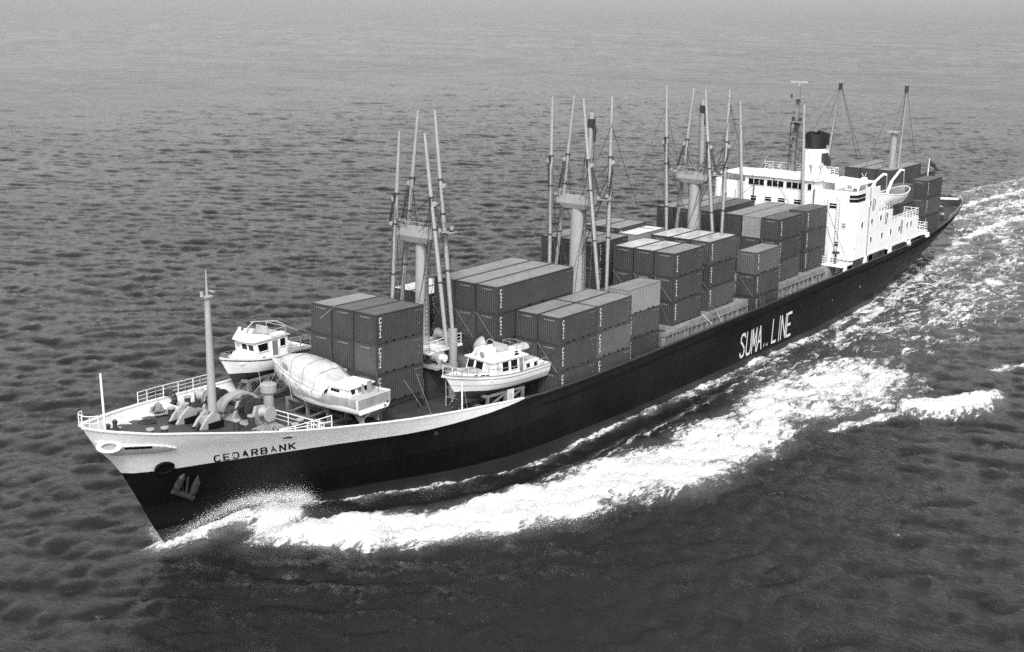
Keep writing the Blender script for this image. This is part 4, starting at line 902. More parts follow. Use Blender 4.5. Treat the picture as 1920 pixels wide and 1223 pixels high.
for y in (-.5,.5): mb.tube((RX-.95,y,17.7),(RX-.7,y,24.6),.06,n=5)
for k in range(5): mb.tube((RX+.2,-.9-.1*k,19.5+1.2*k),(RX+.2,.9,19.5+1.2*k),.04,n=4); mb.lathe([(.05,0),(.16,.08),(.16,.35),(.05,.42)], (RX-.9,.4-.2*k,20+1.1*k), 2, 6)
mb.tube((RX,-1.6,25.6),(RX,1.9,25.6),.035,n=5); mb.tube((RX,-1.4,22.8),(RX,1.6,22.8),.03,n=5)
for yy in (-1.5,1.7): mb.tube((RX,yy,25.6),(RX-.4,yy*2.6,17.7),.018,n=4)
for k in range(16): mb.tube((RX+.55-.02*k,-.35,18+k*.42),(RX+.55-.02*k,.35,18+k*.42),.03,n=4)
mb.tube((RX-.3,1.7,25.6),(RX-3.5,5.2,18.3),.016,n=4); stuff(mb.build('signal_halyards', M_WIRE, rm))
for x, y in ((85.6,1.4),(85.2,2.6),(88.6,-1.8),(89.3,-2.9)):
    MB().lathe([(.22,0),(.12,.2),(.12,.75),(.28,.85),(.28,1.15),(.08,1.25)], (x,y,17.61), 2, 10).build('roof_fitting', M_GEAR, house)
mb = MB(); mb.tube((84.6,4.2,17.6),(85.8,3.0,20.2),.03,n=4); mb.build('roof_aerial', M_GEAR, house)
# people-free signal lamps and lifebuoys
MB().lathe([(.05,-.1),(.3,-.08),(.3,.08),(.05,.1)], (87.2,-10.22,16.1), 1, 12).build('searchlight', M_IRON, house)

# davits and the lifeboat that hangs in them
def davit(x, lean):
    mb = MB(); foot = V((x, -7.6, 12.8 if x < 97 else 10.6))
    pts = [foot, foot+[0.0,-.4,1.6], foot+[lean*.6,-1.4,4.0 if x < 97 else 5.6], foot+[lean,-2.3,5.0 if x < 97 else 7.2], foot+[lean*1.1,-2.75,4.9 if x < 97 else 7.1]]
    for i, (a, b) in enumerate(zip(pts[:-1], pts[1:])): mb.bar(a, b, .32-.05*i, .40-.06*i)
    o = mb.build('davit', M_HW, house); t_ = pts[-1]
    MB().tube(t_, (t_[0], t_[1]-.05, 15.0), .05, n=5).build('davit_fall', M_GEAR, o)
    return t_
davit(93.0, .9); davit(98.4, 1.6)
L0, L1 = 92.6, 103.0
lb = thing('lifeboat', 'open white lifeboat with dark interior hanging in davits beside bridge house', 'lifeboat', ((L0+L1)/2, -9.7, 13.0))
def boat_shell(L_, B_, H_, sheer, n=17, m=7, stern=0.0, full=1.0):
    """rows of points from keel to gunwale, x -L/2 (bow) .. L/2; stern = transom half width share"""
    rows = []
    for j in range(m):
        v = j/(m-1); r_ = []
        for i in range(n):
            u_ = i/(n-1); x = -L_/2 + L_*u_
            b = (1-(1-u_*2)**2)**.5 if u_ < .5 else (1-((u_-.5)*2)**2*(1-stern**2))**.5 if stern else (1-((u_-.5)*2)**2)**.5
            rise = sheer*(abs(u_-.55)/.55)**2
            bb = B_/2*b*(math.sin(v*math.pi/2)**.75)
            xx = x + (1-v)*(.10*L_*(1-u_*2) if u_ < .5 else -.06*L_*(u_-.5)*2*(0 if stern else 1))
            r_.append((xx, bb, H_*v**1.1 + rise*v))
        rows.append(r_)
    return rows
def shell(rows, lo, hi):
    mb = MB()
    for s in (-1, 1): mb.grid([[(p[0], s*p[1], p[2]) for p in r_] for r_ in rows[lo:hi+1]])
    return mb
rows = boat_shell(10.4, 3.3, 1.75, .6)
shell(rows, 0, 6).build('boat_hull', M_HW, lb, 40)
ins = [[(p[0]*.965, p[1]*.93, max(p[2]+.04, .25)) for p in r_] for r_ in rows]
shell(ins, 0, 6).build('boat_lining', M_INT, lb, 40)
g = MB()
for s in (-1, 1): g.path([(p[0], s*p[1], p[2]+.02) for p in rows[-1]], .07, 6)
g.build('gunwale', M_HW, lb, 50)
for x in (-2.8,-1.0,1.0,2.8): MB().box(x-.18, x+.18, -1.2, 1.2, 1.0, 1.06).build('thwart', M_GREYP, lb)
MB().box(.2, 1.7, -.5, .5, 1.07, 1.35).build('stowed_gear', M_GEL, lb)

# ------------------------------------------------------------------ stern
ak = MB().tube((122.2,0,6.5),(122.2,0,20.4),.62,.5,14).build('after_kingpost', M_MAST, ship, 50)
a, b = px_line((1701,157),(1682,330),123.2,12); MB().tube(b,a,.2,.14,8).build('after_boom', M_MAST, ak, 50)
mb = MB()
for q, x in (((1690,250),122.2),((1655,312),116),((1716,300),128),((1672,330),119)): mb.tube(a-[0,0,.4], at(*q, x=x), .034, n=4)
mb.tube(a+[.2,.2,-.8], b+[.4,.3,1], .03, n=4)
c, d_ = px_line((1577,152),(1550,310),124.0,12); bo = MB().tube(d_,c,.2,.14,8).build('after_boom', M_MAST, ak, 50)
for q, x in (((1527,240),110),((1540,268),114),((1556,290),118),((1608,300),128),((1618,312),128)): mb.tube(c-[0,0,.5], at(*q, x=x), .034, n=4)
mb.tube(at(1660,228,x=121), at(1615,330,x=118), .034, n=4); stuff(mb.build('after_rigging', M_WIRE, ak))
for e in (a, c): MB().box(e[0]-.2,e[0]+.2,e[1]-.25,e[1]+.25,e[2]-1.35,e[2]-.3).build('boom_block', M_IRON, ak)
MB().box(121.3,123.1,-.9,.9,20.4,20.6).build('kingpost_cap', M_MAST, ak)
MB().hexa([(113.5,-6.5,6.2),(118,-6.5,6.2),(118,6.5,6.2),(113.5,6.5,6.2),(113.5,-6.5,7.15),(118,-6.5,7.15),(118,6.5,7.15),(113.5,6.5,7.15)]).box(118.1,133,-4.5,7.5,6.4,7.15).build('after_hatch', M_COAM, ship)
p = at(1763,372,x=140.5); q = at(1797,373,x=140.5)
MB().bar(p, q, .7, .3).build('stern_platform', M_HW, ship); railing([p+[0,0,.15], q+[0,0,.15]], 1.2, 3, 1.2, 'stern_railing', .03, M_GREYP)
for x, y, dx, dy in ((138.5,3.0,.2,.6),(139.5,.6,.1,.6),(135.5,-3.5,.5,.3),(129,-6.2,.6,.2)): bollard(x, y, dx, dy)
railing([E_(x,-1) for x in (124,127,130,133,136,138.5,140.5)], .5, 1, 1.5, 'stern_rail', .05, M_GREYP)
p0 = at(1737,328,x=134); p1 = at(1743,298,x=134)
MB().tube(p0-[0,0,6], p1, .09, .07, 8).build('ensign_staff', M_WHITE, ship)
P = []
for i in range(9):
    t_ = i/8; P.append([np.array([p1[0]+.35*t_+.1*math.sin(t_*6), p1[1]-1.5*t_+.12*math.sin(t_*9+k), p1[2]-.1-1.3*t_**1.3-1.1*k*(1-.35*t_)*.9]) for k in (0,.5,1)])
tag(MB().grid(P).build('ensign_flag', M_FLAG, None, 60), 'small dark ensign drooping from the staff over the stern', 'flag')
fl = bpy.data.objects['ensign_flag'].modifiers.new('solid', 'SOLIDIFY'); fl.thickness = 0.02
# ------------------------------------------------------------------ containers
CW, CH = 2.438, 2.591
def corr(L_, H_, depth=.036, pitch=.278):
    """corrugated sheet in x (0..L) and z (0..H), outward -y"""
    n = int(L_/pitch); pitch = L_/n; xs = []; ys = []
    for i in range(n):
        a = i*pitch
        for q, d in ((0, 0), (.26, 0), (.5, depth), (.76, depth)): xs.append(a+q*pitch); ys.append(d)
    xs.append(L_); ys.append(0)
    return xs, ys
def container_meshes(L_):
    out = {}; h, w_ = CH, CW/2; l = L_/2
    fr = MB(); e = .002
    for sx_ in (-1, 1):
        for sy_ in (-1, 1):
            x0, x1 = sorted((sx_*l, sx_*(l-.14))); y0, y1 = sorted((sy_*w_, sy_*(w_-.12)))
            fr.box(x0, x1, y0, y1, .12, h-.12)
            x0, x1 = sorted((sx_*(l+e), sx_*(l-.178))); y0, y1 = sorted((sy_*(w_+e), sy_*(w_-.162)))
            fr.box(x0, x1, y0, y1, 0, .118); fr.box(x0, x1, y0, y1, h-.118, h)
    for sy_ in (-1, 1):
        y0, y1 = sorted((sy_*(w_-.002), sy_*(w_-.08))); fr.box(-l+.18, l-.18, y0, y1, .02, .17); fr.box(-l+.18, l-.18, y0, y1, h-.085, h-.012)
    for sx_ in (-1, 1):
        x0, x1 = sorted((sx_*(l-.002), sx_*(l-.08))); fr.box(x0, x1, -w_+.165, w_-.165, .02, .16); fr.box(x0, x1, -w_+.165, w_-.165, h-.11, h-.012)
    out['frame'] = fr
    sw = MB(); xs, ys = corr(L_-.28, 0)
    sw.grid([[(-l+.14+x, -w_+.03+y, zz) for x, y in zip(xs, ys)] for zz in (.15, h-.08)]); out['side_wall_port'] = sw
    sw = MB(); sw.grid([[(-l+.14+x, w_-.03-y, zz) for x, y in zip(xs, ys)] for zz in (.15, h-.08)]); out['side_wall_starboard'] = sw
    ew = MB(); xs, ys = corr(CW-.24, 0, .036, .22)
    ew.grid([[(-l+.03+y, -w_+.12+x, zz) for x, y in zip(xs, ys)] for zz in (.14, h-.10)]); out['end_wall'] = ew
    for nm, s in (('door_port', -1), ('door_starboard', 1)):
        d = MB(); y0, y1 = sorted((s*.01, s*(w_-.125))); d.box(l-.07, l-.03, y0, y1, .165, h-.115)
        for q in (.25, .75): y = s*(w_-.12)*q; d.tube((l-.01, y, .12), (l-.01, y, h-.1), .018, n=5)
        out[nm] = d
    rf = MB(); n = int((L_-.2)/.30); P = []
    for i in range(n*4+1):
        zz = h-.035 + (.0 if i % 4 in (0, 1) else .018); x = -l+.1+(L_-.2)*i/(n*4); P.append([(x, -w_+.05, h-.035), (x, -w_+.25, zz), (x, w_-.25, zz), (x, w_-.05, h-.035)])
    rf.grid(P); out['roof'] = rf
    fk = MB()
    for a in ((-.93, -.58), (.58, .93), (-1.85, -1.5), (1.5, 1.85)) if L_ < 8 else ((-1.3, -.9), (.9, 1.3)):
        for s in (-1, 1): y0, y1 = sorted((s*(w_+.004), s*(w_-.3))); fk.box(a[0], a[1], y0, y1, .03, .145)
    out['fork_pockets'] = fk
    # c t i stacked at the forward end of the port side, codes at the after end and on the forward end
    x0 = -l+.42; size = .47
    for i, ch in enumerate('cti'):
        lt = MB(); zb = h-.80-i*.60
        for k, pl in enumerate(FONT[ch]): ribbon(lt, [(p[0]*size*.85, p[1]*size) for p in pl], .085, lambda a, b, li: (x0+a, -(w_+.004+li), zb+b), 8*k)
        out['letter_'+ch] = lt
    cm = MB()
    for i in range(6):
        y = -.55+i*.2; cm.box(-l-.006, -l-.001, y, y+(.11 if i != 4 else .07), h-.42, h-.29)
    for i in (0, 1, 2, 3, 5, 6): x = l-1.15+i*.13; cm.box(x, x+.08, -w_-.006, -w_-.001, h-.42, h-.34)
    for zz in (h-1.05, h-1.62): cm.box(l-.62, l-.52, -w_-.006, -w_-.001, zz, zz+.11)
    out['code_marking'] = cm
    return out
TONES = {'dark': (M_BOX, 'dark'), 'mid': (M_BOX2, 'mid-grey'), 'light': (M_BOX3, 'light grey')}
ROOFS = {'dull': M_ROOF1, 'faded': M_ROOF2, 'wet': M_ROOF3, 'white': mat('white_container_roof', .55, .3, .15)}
CM = {}
def cmesh(L_, part, m):
    key = (L_, part, m.name)
    if key not in CM: CM[key] = CSRC[L_][part].mesh(part, m)
    return CM[key]
CSRC = {6.058: container_meshes(6.058), 12.192: container_meshes(12.192)}
def container(x, y, zb, L_, tone, roof, label, tilt=0.0, letters=True):
    """x forward end, y port side, zb bottom"""
    m = TONES[tone][0] if tone != 'dark' else rc.choice([M_BOX, M_BOX, M_BOXB, M_BOXC])
    t = thing('cargo_container', label, 'container', (x+L_/2, y+CW/2, zb), (0, tilt, 0), 'cargo containers stowed on deck')
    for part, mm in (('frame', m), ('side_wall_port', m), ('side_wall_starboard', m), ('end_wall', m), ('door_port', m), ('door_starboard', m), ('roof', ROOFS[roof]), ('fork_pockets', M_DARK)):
        o_ = link({'side_wall_port': 'side_wall', 'side_wall_starboard': 'side_wall', 'door_port': 'door', 'door_starboard': 'door', 'fork_pockets': 'fork_pocket'}.get(part, part), cmesh(L_, part, mm), t)
        if part == 'fork_pockets': stuff(o_)
    if letters:
        for ch in 'cti': link('letter', cmesh(L_, 'letter_'+ch, M_LET), t)
        stuff(link('code_marking', cmesh(L_, 'code_marking', M_MARK), t))
    return t
TIER = ['top tier', 'second tier', 'bottom tier']; rc = random.Random(5)
GAP = 0.13
def block(x, y, ztop, nw, L_, tiers, where, tones=None, roofs=None, nl=1, rows=None, tilt=0.0, keep=lambda k, i, j: True, letters=lambda k, i, j: True):
    rows = rows or {1: [''], 2: ['port row', 'starboard row'], 3: ['port row', 'middle row', 'starboard row']}[nw]
    for k in range(tiers):
        for j in range(nl):
            for i in range(nw):
                if not keep(k, i, j): continue
                tone = (tones or (lambda k, i, j: 'dark'))(k, i, j); roof = (roofs or (lambda k, i, j: rc.choice(['dull', 'dull', 'faded'])))(k, i, j)
                ln = ['forward', 'after'][j]+' one, ' if nl > 1 else ''
                size = 'long ' if L_ > 8 else ''
                lab = f"{size}{TONES[tone][1]} container, {TIER[k]}, {ln}{rows[i]+' of ' if rows[i] else ''}{where}"
                xx = x + j*(L_+.09); zz = ztop-(k+1)*(CH+.012)
                if tilt: zz += -math.tan(tilt)*0
                container(xx + (k*(CH+.012))*math.sin(-tilt)*1.0, y+i*(CW+GAP), zz, L_, tone, roof, lab, tilt, letters(k, i, j))
# forward stack on the first hatch (stands on the sheer, so slightly tilted)
block(.26, -4.18, 15.0, 3, 6.058, 3, 'stack behind the wrapped boat', roofs=lambda k, i, j: 'faded' if i == 2 else 'dull', tilt=math.radians(1.6), keep=lambda k, i, j: k < 2 or i == 0)
block(15.5, -5.17, 15.0, 3, 12.192, 3, 'stack just aft of first mast', roofs=lambda k, i, j: 'faded' if i != 0 else 'faded', keep=lambda k, i, j: k == 0 or i == 0 or k == 1)
block(18.1, -10.4, 12.4, 2, 6.058, 3, 'low stack behind trawler yacht', nl=2, tones=lambda k, i, j: 'mid' if (k, i, j) == (1, 0, 1) else 'dark', roofs=lambda k, i, j: 'faded' if k == 0 else 'dull', keep=lambda k, i, j: k == 0 or i == 0 or j == 0)
block(32.0, -9.0, 12.4, 1, 6.058, 3, 'stack beside the second mast', tones=lambda k, i, j: 'light' if k == 0 else 'dark', roofs=lambda k, i, j: 'faded', letters=lambda k, i, j: k > 0)
block(18.1, 5.2, 12.4, 2, 6.058, 2, 'starboard stack level with first mast', nl=2, roofs=lambda k, i, j: 'white' if j == 0 else 'faded', keep=lambda k, i, j: k == 0 or j == 0)
block(40.7, -9.06, 14.8, 3, 6.058, 3, 'tall stack aft of the second mast', roofs=lambda k, i, j: 'wet' if i else 'faded', keep=lambda k, i, j: k == 0 or i == 0 or k == 1)
block(49.0, -8.62, 14.8, 3, 6.058, 3, 'tall stack just ahead of the third mast', roofs=lambda k, i, j: 'wet', keep=lambda k, i, j: k == 0 or i == 0)
block(40.7, .58, 14.8, 3, 6.058, 2, 'starboard stack behind the second mast', roofs=lambda k, i, j: 'faded')
block(48.6, .55, 14.6, 1, 6.058, 1, 'starboard side between second and third masts, white roofed', tones=lambda k, i, j: 'light', roofs=lambda k, i, j: 'white', letters=lambda k, i, j: False)
block(48.8, 3.15, 15.0, 2, 6.058, 1, 'starboard pair ahead of the third mast')
block(58.0, -9.79, 12.4, 1, 6.058, 3, 'narrow stack between two hatches on the port side', tones=lambda k, i, j: 'mid' if k == 0 else 'dark', roofs=lambda k, i, j: 'faded')
block(67.5, -7.87, 14.8, 1, 6.058, 3, 'port stack two boxes ahead of the bridge', roofs=lambda k, i, j: 'dull')
block(67.5, -7.87+CW+GAP, 14.8, 2, 12.192, 2, 'inboard stack ahead of the bridge', tones=lambda k, i, j: 'light' if (i, k) == (0, 0) else 'dark', roofs=lambda k, i, j: 'faded', letters=lambda k, i, j: k > 0)
block(75.5, -7.61, 14.8, 1, 6.058, 3, 'port stack touching the bridge front', roofs=lambda k, i, j: 'dull')
block(67.4, 1.7, 14.8, 3, 12.192, 2, 'starboard stack ahead of the bridge', keep=lambda k, i, j: True, roofs=lambda k, i, j: 'dull' if i == 0 else 'faded')
block(111.2, -9.75, 15.0, 1, 6.058, 3, 'port quarter stack behind the lifeboat', roofs=lambda k, i, j: 'dull')
block(104.6, -8.2, 14.5, 1, 6.058, 3, 'stack tucked between lifeboat and port quarter', roofs=lambda k, i, j: 'dull', letters=lambda k, i, j: False)
block(119.0, -1.3, 15.0, 3, 12.192, 3, 'stack round the after kingpost', roofs=lambda k, i, j: 'faded', keep=lambda k, i, j: k == 0 or i == 0, letters=lambda k, i, j: False)
block(131.6, -1.4, 13.2, 1, 6.058, 2, 'sternmost stack by the ensign staff', roofs=lambda k, i, j: 'dull', letters=lambda k, i, j: False)
# lashing rods and wires holding the stacks
M_LASH = mat('lashing_rod', .07, .5)
def rod(a, b, r_): MB().tube(a, b, r_, n=4).build('lashing_rod', M_LASH, ship)
def lash(x, y0, y1, z0, z1): rod((x, y0, z0), (x, y1, z1), .022)
for x, y, zt_, n in ((15.35,-5.17,12.35,3), (17.95,-10.4,9.75,2), (40.55,-9.06,12.15,3), (67.35,-7.87,12.15,1), (57.85,-9.79,9.75,1), (48.85,-8.62,12.15,1)):
    for i in range(n):
        ya, yb = y+i*(CW+GAP)+.1, y+i*(CW+GAP)+CW-.1
        lash(x-.02, ya, yb, zt_, zt_-2.5); lash(x-.06, yb, ya, zt_, zt_-2.5)
for a, b in (((0.0,-4.2,12.3),(-1.6,-6.5,6.6)), ((0.0,3.3,12.3),(-1.6,5.0,8.0)), ((.0,-1.6,12.3),(-1.0,-.6,9.4)), ((.0,.9,12.3),(-1.0,-.4,9.4)), ((38.3,-9.05,9.7),(38.9,-10.7,5.6)), ((38.4,-9.05,7.1),(39.6,-10.8,5.4)), ((47.0,-9.1,9.6),(48.4,-10.7,6.0)), ((48.9,-8.7,9.6),(47.6,-10.7,6.0)), ((57.9,-9.9,12.2),(58.9,-10.8,5.6)), ((57.9,-9.9,9.6),(58.3,-10.8,5.6)),
             ((55.2,-8.7,14.6),(58.4,-10.7,6.0)), ((55.3,-8.7,9.6),(58.0,-10.7,5.8)), ((73.7,-8.0,9.5),(74.8,-10.7,6.2)), ((64.3,-9.9,7.4),(66.8,-10.8,6.2)), ((117.2,-9.9,9.8),(119.5,-9.6,7.2))):
    rod(a, b, .028)
for px, py, qx, qy in ((1190,672,1200,690),(1196,668,1211,686),(1318,590,1335,608),(1345,585,1352,602),(1480,545,1488,560),(1523,520,1527,536),(1534,518,1540,531)):
    MB().tube(at(px,py,y=-9.6), at(qx,qy,y=-10.8), .05, n=5).build('lashing_bottlescrew', M_GEAR, ship)
# accommodation ladder lying along the port bulwark
p, q = at(1122,706,y=-10.7), at(1153,694,y=-10.7)
al = MB(); al.bar(p, q, .5, .28); al.tube(q, q+[1.2,0,.15], .05, n=5); al.tube(p, p+[-.1,0,-.5], .06, n=5)
tag(al.build('stowed_gangway', M_WHITE, None), 'short white gangway section lying along the port bulwark', 'gangway')
# timber and gear lying on the fore deck between the boats
for i, (x, y, l, a) in enumerate(((4.2,-9.3,5.5,.03),(5.0,-8.5,6.0,.06),(3.6,-7.7,5.0,-.02),(6.3,-9.6,4.0,.04),(2.4,-8.6,4.4,.1))):
    z0 = float(ZM(x)); mb = MB(); mb.bar((x-l/2, y-l/2*math.sin(a), z0+.22), (x+l/2, y+l/2*math.sin(a), z0+.22), .55, .4)
    tag(mb.build('timber_balk', M_WOOD if i % 2 else M_IRON, None), ('grey-brown' if i % 2 else 'dark painted') + ' heavy timber balk lying on deck beneath the trawler yacht', 'timber', 'timber balks on the fore deck')
# ------------------------------------------------------------------ the three boats carried as deck cargo
def hull_rows(L_, B_, H_, sheer_bow, sheer_stern, stern=.86, n=21, m=9, rake=.16, bow=.62, full=3.2):
    rows = []
    for j in range(m):
        v = j/(m-1); r_ = []
        for i in range(n):
            u_ = i/(n-1)
            b = math.sin(min(1, u_/bow)*math.pi/2)**.8 if u_ < bow else lerp(1, stern, ((u_-bow)/(1-bow))**1.6)
            keelb = .10 + .90*(1-math.exp(-full*v))/(1-math.exp(-full))
            fl = keelb if u_ > .3 else lerp(v**1.25, keelb, u_/.3)
            rise = sheer_bow*max(0, 1-u_/.62)**1.8 + sheer_stern*max(0, (u_-.62)/.38)**1.5
            x = L_*u_ + (1-v)*rake*L_*(1-u_)**3
            r_.append((x, B_/2*b*fl, H_*v + rise*v))
        rows.append(r_)
    return rows
def both(rows, a, b, mb=None):
    mb = mb or MB()
    for s in (-1, 1): mb.grid([[(p[0], s*p[1], p[2]) for p in r_] for r_ in rows[a:b+1]])
    return mb
def transom(rows, a, b):
    pts = [rows[j][-1] for j in range(a, b+1)]
    return MB().add([(p[0], -p[1], p[2]) for p in pts] + [(p[0], p[1], p[2]) for p in pts], [(i, i+1, len(pts)+i+1, len(pts)+i) for i in range(len(pts)-1)])
def deck_of(rows, drop, ins=.06):
    r_ = rows[-1]; return MB().grid([[(p[0]+(.1 if i == 0 else 0), s*max(.02, p[1]-ins), p[2]-drop) for i, p in enumerate(r_)] for s in (-1, 0, 1)])
def band(rows, j, dz, r_=.05):
    mb = MB()
    for s in (-1, 1): mb.path([(p[0]-.01, s*(p[1]+.02), p[2]+dz) for p in rows[j]], r_, 5)
    return mb
def slab_window(root, pts, m, name='window', d=.03, frame=True):
    """four corner points in order; a thin pane with a surround"""
    p = [V(q) for q in pts]; n = np.cross(p[1]-p[0], p[3]-p[0]); n /= np.linalg.norm(n); c = sum(p)/4
    wdw = MB().hexa([q - n*.02 for q in p] + [q + n*d for q in p]).build(name, m, root)
    if frame:
        fr = MB()
        for a, b in zip(p, p[1:]+p[:1]): fr.bar(a+n*(d*.6), b+n*(d*.6), .06, .08)
        fr.build('window_frame', M_GEL, wdw)
def cradle(name, label, loc, rotz, L_, W_, H_, xs):
    t = thing(name, label, 'cradle', loc, (0, 0, rotz))
    for s in (-1, 1):
        MB().box(xs[0]-.4, xs[-1]+.4, s*W_/2-.13, s*W_/2+.13, 0, .25).build('base_beam', M_WOOD, t); MB().box(xs[0]-.2, xs[-1]+.2, s*W_/2-.1, s*W_/2+.1, H_-.2, H_).build('top_beam', M_WOOD, t)
        for a, b in zip(xs[:-1], xs[1:]): MB().bar((a, s*W_/2, .25), (b, s*W_/2, H_-.2), .14, .14).build('brace', M_WOOD, t)
        for x in xs: MB().box(x-.12, x+.12, s*W_/2-.12, s*W_/2+.12, .25, H_-.2).build('post', M_WOOD, t)
    for x in xs:
        MB().box(x-.13, x+.13, -W_/2+.13, W_/2-.13, .0, .26).build('cross_beam', M_WOOD, t); MB().box(x-.13, x+.13, -W_/2+.1, W_/2-.1, H_-.26, H_-.02).build('cross_beam', M_WOOD, t)
    return t

# --- trawler yacht, port side
YL, YB = 11.5, 4.2; ya = math.radians(-8); YZ = 6.0
ty = thing('trawler_yacht', 'white twin-deck trawler yacht with flying bridge on a cradle at port rail', 'yacht', (6.75, -6.15, YZ), (0, 0, ya))
rows = hull_rows(YL, YB, 2.1, .72, .05, .9)
both(rows, 0, 3).build('boat_bottom', M_AFOUL, ty, 40); both(rows, 3, 8).build('topsides', M_GEL, ty, 40)
transom(rows, 3, 8).build('transom', M_GEL, ty); transom(rows, 0, 3).build('lower_transom', M_AFOUL, ty)
deck_of(rows, .28).build('side_deck', M_GELG, ty); band(rows, 7, 0, .035).build('rubbing_strake', M_GREYP, ty); band(rows, 8, .02, .045).build('cap_rail', M_GREYP, ty); band(rows, 5, 0, .02).build('hull_line', M_GREYP, ty)
MB().box(1.0, 9.5, -.12, .12, -.28, .12).build('keel', M_AFOUL, ty)
def zs(x): return float(np.interp(x, [p[0] for p in rows[-1]], [p[2] for p in rows[-1]]))
def ys(x): return float(np.interp(x, [p[0] for p in rows[-1]], [p[1] for p in rows[-1]]))
# trunk cabin forward, saloon, after cabin
tc_ = [(1.7,.55),(2.4,1.05),(3.3,1.3),(4.2,1.42)]
mb = MB(); P = []
for s in (-1, 1): pass
mb.grid([[(x, -y, zs(x)-.3) for x, y in tc_], [(x, -y*.93, zs(x)+.22) for x, y in tc_], [(x, 0, zs(x)+.32) for x, y in tc_], [(x, y*.93, zs(x)+.22) for x, y in tc_], [(x, y, zs(x)-.3) for x, y in tc_]])
mb.add([(1.7,-.55,zs(1.7)-.3),(1.7,-.51,zs(1.7)+.22),(1.7,0,zs(1.7)+.32),(1.7,.51,zs(1.7)+.22),(1.7,.55,zs(1.7)-.3)], [(0,1,2,3,4)])
mb.build('trunk_cabin', M_GEL, ty); 
MB().grid([[(x, -y*.9, zs(x)+.245) for x, y in tc_], [(x, 0, zs(x)+.335) for x, y in tc_], [(x, y*.9, zs(x)+.245) for x, y in tc_]]).build('cabin_top', M_GELG, ty)
for x, a in ((2.7,.22),(3.4,.22),(4.0,.30)):
    y = -float(np.interp(x, [q[0] for q in tc_], [q[1] for q in tc_])); slab_window(ty, [(x-a,y*.985-.03,zs(x)-.12),(x+a,y*1.0-.04,zs(x)-.12),(x+a,y*.97-.03,zs(x)+.1),(x-a,y*.955-.02,zs(x)+.1)], M_GLASS, 'port_light', .02, False)
for x, y in ((2.6,0),(3.6,.3)): MB().box(x-.3,x+.3,y-.28,y+.28,zs(x)+.3,zs(x)+.4).build('deck_hatch', M_GREYP, ty)
z0 = 1.8; z1 = 3.4; ws = 1.72
sal = MB(); sal.hexa([(4.0,-ws,z0),(8.2,-ws,z0),(8.2,ws,z0),(4.0,ws,z0),(4.4,-ws*.93,z1),(8.2,-ws*.93,z1),(8.2,ws*.93,z1),(4.4,ws*.93,z1)]); sal.build('saloon', M_GEL, ty)
def fpt(t_, v): return (lerp(4.0, 4.4, v)-.02, t_*ws*lerp(1, .93, v), lerp(z0, z1, v))
for a, b, m in ((.92,.40,M_GLASS),(.30,-.30,M_GLASS),(-.40,-.92,M_CURT)):
    slab_window(ty, [fpt(a,.34), fpt(b,.34), fpt(b,.9), fpt(a,.9)], m, 'windscreen', .03)
def spt(x, v): return (lerp(x, x+.2*0, v), -ws*lerp(1, .93, v)-.02, lerp(z0, z1, v))
for a, b, m in ((4.65,5.15,M_CURT),(5.4,6.25,M_GLASS),(6.45,7.35,M_GLASS)): slab_window(ty, [spt(a,.34), spt(b,.34), spt(b,.92), spt(a,.92)], m)
slab_window(ty, [spt(7.5,.02), spt(8.1,.02), spt(8.1,.9), spt(7.5,.9)], M_INT, 'saloon_door', .02)
MB().box(4.1, 8.6, -1.82, 1.82, z1, z1+.10).build('saloon_roof', M_GEL, ty)
# flying bridge coaming
fb = [(4.5,0,0),(4.55,-.85,0),(4.8,-1.4,0),(5.4,-1.62,0),(7.6,-1.62,-.12),(8.1,-1.62,-.55)]; P0_ = []; P1_ = []
full = fb + [(x, -y, d) for x, y, d in fb[::-1][0:-1]]
lo = [(x-.28 if i not in (0,) else x-.28, y, z1+.1) for i, (x, y, d) in enumerate(full)]; hi = [(x+.15, y*.92, z1+.72+d) for x, y, d in full]; hi2 = [(x+.22, y*.87, z1+.72+d) for x, y, d in full]; lo2 = [(x-.1, y*.9, z1+.11) for x, y, d in full]
MB().grid([lo, hi, hi2, lo2]).build('flying_bridge', M_GEL, ty, 30)
MB().box(5.1, 5.6, -.7, .7, z1+.1, z1+1.0).build('helm_console', M_GEL, ty); MB().box(6.2, 6.8, -.9, .9, z1+.1, z1+.6).box(6.75, 6.9, -.9, .9, z1+.6, z1+1.05).build('helm_seat', M_GELG, ty)
for k in (-.05,): MB().lathe([(.30,-.01),(.30,.01)], (4.22,-.35,z1+.5), 0, 16).build('bow_emblem', M_GREYP, ty)
MB().box(7.0,7.5,-1.70,-1.60,z1+.22,z1+.36).box(7.05,7.4,-1.70,-1.58,z1+.5,z1+.58).build('side_vent', M_GLASS, ty)
mb = MB(); mb.path([(5.2,.2,z1+1.0),(5.3,.2,z1+1.5),(5.5,.0,z1+1.7),(5.7,-.2,z1+1.5),(5.8,-.2,z1+1.0)], .05, 6); mb.build('radar_hoop', M_GREYP, ty)
mb = MB()
for y in (-.9,.9): mb.path([(8.0,y,z1+.1),(8.0,y,z1+.95),(8.9,y,z1+.95),(8.9,y,z1+.1)], .025, 5)
mb.path([(8.9,-.9,z1+.95),(8.9,.9,z1+.95)], .025, 5); mb.path([(8.0,-.9,z1+.95),(8.0,.9,z1+.95)], .025, 5); mb.build('dinghy_rail', M_GREYP, ty)
d = [[(8.0+2.0*u_, .62*math.sin(v*math.pi-math.pi/2)*math.sin(min(1,u_*1.7+.25)*math.pi/2)*(1 if u_ < .95 else .9), z1+.15+.42*math.cos(v*math.pi-math.pi/2)) for v in np.linspace(0,1,7)] for u_ in np.linspace(-.12,1,8)]
MB().grid(d).build('upturned_dinghy', M_GELG, ty, 50)
